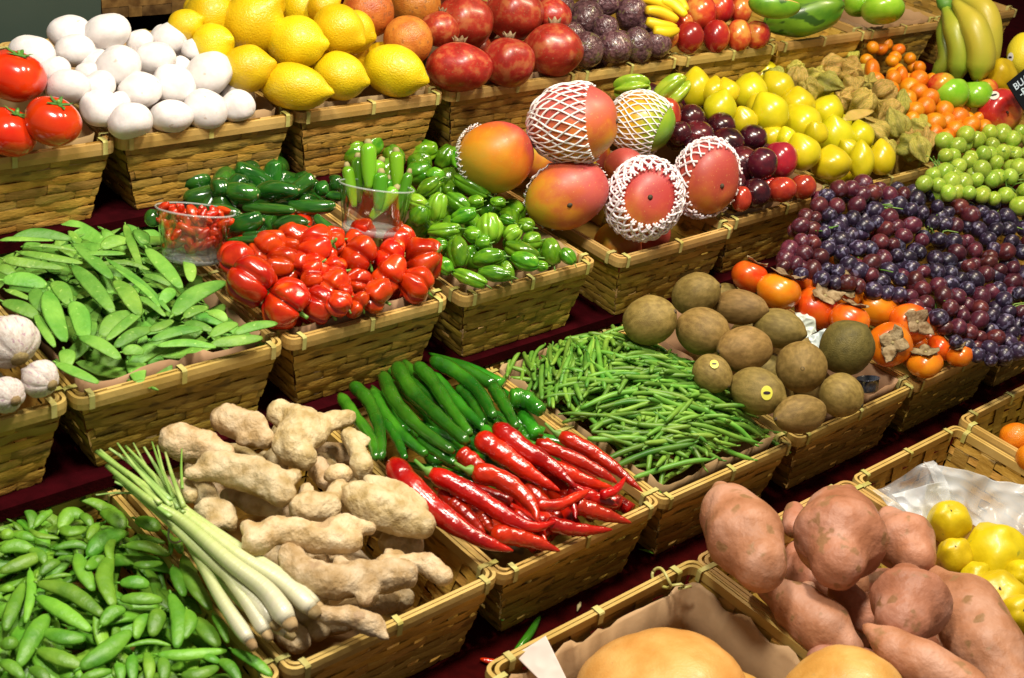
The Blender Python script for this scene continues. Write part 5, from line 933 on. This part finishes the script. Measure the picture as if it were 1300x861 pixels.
# slate price sign
def sign():
    B=BK['applebk']; t=on_plane(P('3',1210,418),B['z']+.05,.2,B['Yf'])[1]-.09
    q=[(1235,312),(1330,235),(1375,390),(1298,412)]; c=[EYE+ray(P('3',*p))*(t-.01*(i>1)) for i,p in enumerate(q)]
    nr=(c[1]-c[0]).cross(c[3]-c[0]).normalized()
    if nr.dot(FWD)>0: nr=-nr
    mb=MB(); vs=c+[p-nr*.004 for p in c]; mb.add(vs,[(0,1,2,3),(7,6,5,4),(0,4,5,1),(1,5,6,2),(2,6,7,3),(3,7,4,0)])
    o=bpy.data.objects.new('price_sign',None); C.objects.link(o); o.location=c[0]; tag(o,'small black slate sign with pale handwriting at the right edge','sign')
    bd=link('board',mb.build('board',M['slate'],smooth=False),o); bd.matrix_parent_inverse=Matrix.Translation(-c[0])
    ex=(c[1]-c[0]).normalized(); ey=nr.cross(ex).normalized()
    if ey.dot(UP)<0: ey=-ey
    pg=c[0].lerp(c[2],.5)
    for k,(txt,u,v,s) in enumerate((('BUAL S',.12,.36,.020),('-RE',.18,.62,.020),('C',.50,.84,.018))):
        cu=bpy.data.curves.new('t','FONT'); cu.body=txt; cu.size=s; cu.extrude=.0003; cu.bevel_depth=.0002; cu.shear=.2; to=bpy.data.objects.new('t',cu); C.objects.link(to); dg=bpy.context.evaluated_depsgraph_get(); me=bpy.data.meshes.new_from_object(to.evaluated_get(dg)); bpy.data.objects.remove(to); me.materials.clear(); me.materials.append(M['chalk'])
        w=link('handwriting',me,bd); p0=(c[0]*(1-u)+c[1]*u)*(1-v)+(c[3]*(1-u)+c[2]*u)*v
        R3=Matrix((ex,ey,nr)).transposed().to_4x4(); w.matrix_parent_inverse=Matrix.Identity(4); w.matrix_local=Matrix.Translation(p0+nr*.0012)@R3
    mb=MB(); p=c[3].lerp(c[2],.5); mb.tube([p+ey*.02-nr*.006,p-ey*.05-nr*.006],.0025,6); s_=link('stick',mb.build('stick',M['drystem']),o); s_.matrix_parent_inverse=Matrix.Translation(-c[0])
sign()
# stray bean and chili on the cloth
def stray(reg,pts,r,m,name,label,cat,z):
    q=[];
    for p in pts: l,t=on_plane(P(reg,*p),z); q.append(l)
    sp=smooth(q,14); rr=r/REG[reg][2]*t/F; mb=MB(); mb.tube(sp,[rr*max(.2,math.sin(PI*(i+.4)/14)**.5) for i in range(14)],9); o=link(name,mb.build(name,m)); tag(o,label,cat)
zs_=ZB-BH+.004
stray('8',[(655,765),(710,700),(755,625)],16,M['gchili'],'pea_pod','dark green pod fallen on the red cloth','pea pod',zs_)
stray('8',[(530,785),(570,795),(615,800)],12,M['rchili'],'chili_tip','bit of red chili fallen on the red cloth','chili',zs_)
stray('7',[(170,100),(190,112),(212,118)],8,M['rchili'],'chili_tip','bit of red chili on the cloth behind the sugar snap basket','chili',zs_)
for k,(px_,L_,c_) in enumerate((((300,560),.012,'snap'),((255,590),.009,'drystem'),((560,818),.012,'drystem'),((640,790),.008,'snow'),((735,770),.010,'drystem'),((820,700),.012,'snap'),((90,598),.010,'drystem'))):
    p_,_=on_plane(px_,zs_); a=U(0,6.3); mb=MB(); d_=Vector((math.cos(a),math.sin(a),0))*L_; mb.tube([p_-d_,p_+Vector((0,0,.0015)),p_+d_],[.001,.003,.0008],6,flat=.4); o=link('leaf_scrap',mb.build('leaf_scrap',M[c_])); tag(o,'tiny scrap of stalk or leaf lying on the dark red cloth','scrap','scraps on the cloth')
# twine knot on squash basket
def twine():
    mb=MB(); c=on_plane(P('8',1215,475),ZA+.003)[0]; d=Vector((1,0,0)); pts=[c+Vector((.003*math.sin(a*2),.016*math.cos(a),.012*math.sin(a)-.004)) for a in [2*PI*i/20 for i in range(21)]]
    mb.tube(pts,.0022,6); mb.tube([c+Vector((0,-.016,-.004)),c+Vector((.010,-.024,0)),c+Vector((.020,-.024,-.008)),c+Vector((.012,-.020,-.012)),c+Vector((.026,-.030,-.006))],.0020,6)
    o=link('twine_loop',mb.build('twine_loop',M['bind'])); tag(o,'loop of pale twine knotted round the rim of the squash basket','twine')
twine()
# wicker basket far back at the top left, dark tub beside it
WM=basket_meshes(w=.45,d=.4,h=.2,tap=.02,seed=9,mats=('wicker','wicker','wicker'))
p0,tw=on_plane((112,30),ZD-.02)
o=bpy.data.objects.new('wicker_hamper',None); C.objects.link(o); tag(o,'dark brown wicker hamper behind the mushrooms, at the top','basket')
bl,_=on_plane((130,22),ZD+.06); br,_=on_plane((250,25),ZD+.06); Yw=2.05
rr_=ray((120,28)); tt_=Yw/rr_.y; zl=H+rr_.z*tt_; xl=rr_.x*tt_; rr2=ray((262,0)); xr=rr2.x*(Yw/rr2.y)
o.location=(xl,Yw,zl); 
for n_,me in (('woven_wall',WM[0]),('rim',WM[1])): c=link(n_,me,o); c.location=(0,0,.2)
slab('storage_tub',(xl-.62,Yw-.05,zl-.2),(xl-.012,Yw+.4,zl+.35),mat('dark grey green plastic',(.035,.055,.045),(.05,.075,.06),scale=2,rough=.5),label='plain dark grey-green tub behind the tomatoes',cat='tub')
# ------------------------------------------------------------------ light, world, camera
w=bpy.data.worlds.new('World'); SC.world=w; w.use_nodes=True; bg=w.node_tree.nodes['Background']; bg.inputs[0].default_value=(1.,.90,.76,1); bg.inputs[1].default_value=.17
def lamp(name,loc,tgt,power,size,col,spot=None):
    l=bpy.data.lights.new(name,'AREA'); l.energy=power; l.size=size; l.color=col; l.shape='DISK'; o=bpy.data.objects.new(name,l); C.objects.link(o); o.location=loc
    o.rotation_euler=(Vector(tgt)-Vector(loc)).to_track_quat('-Z','Y').to_euler(); return o
WARM=(1.,.90,.76)
lamp('market_lamp',(.40,.80,2.45),(.55,1.2,.8),27,.26,(1.,.93,.82))
lamp('market_lamp',(1.20,.85,2.50),(1.25,1.1,.75),31,.26,(1.,.91,.76))
lamp('market_lamp',(2.25,.95,2.50),(2.2,1.2,.8),23,.26,(1.,.80,.55))
SC.view_settings.view_transform='Standard'; SC.view_settings.look='None'; SC.view_settings.exposure=0.; SC.view_settings.gamma=1.
cam=bpy.data.cameras.new('camera'); cam.sensor_width=36; cam.lens=F/1300*36; cam.clip_end=100; cam.clip_start=.05
co=bpy.data.objects.new('camera',cam); C.objects.link(co); SC.camera=co
co.matrix_world=Matrix.Translation(EYE)@Matrix((RIGHT,UP,-FWD)).transposed().to_4x4()
cam.dof.use_dof=True; cam.dof.focus_distance=2.05; cam.dof.aperture_fstop=10
SC.cycles.max_bounces=10; SC.cycles.transparent_max_bounces=16
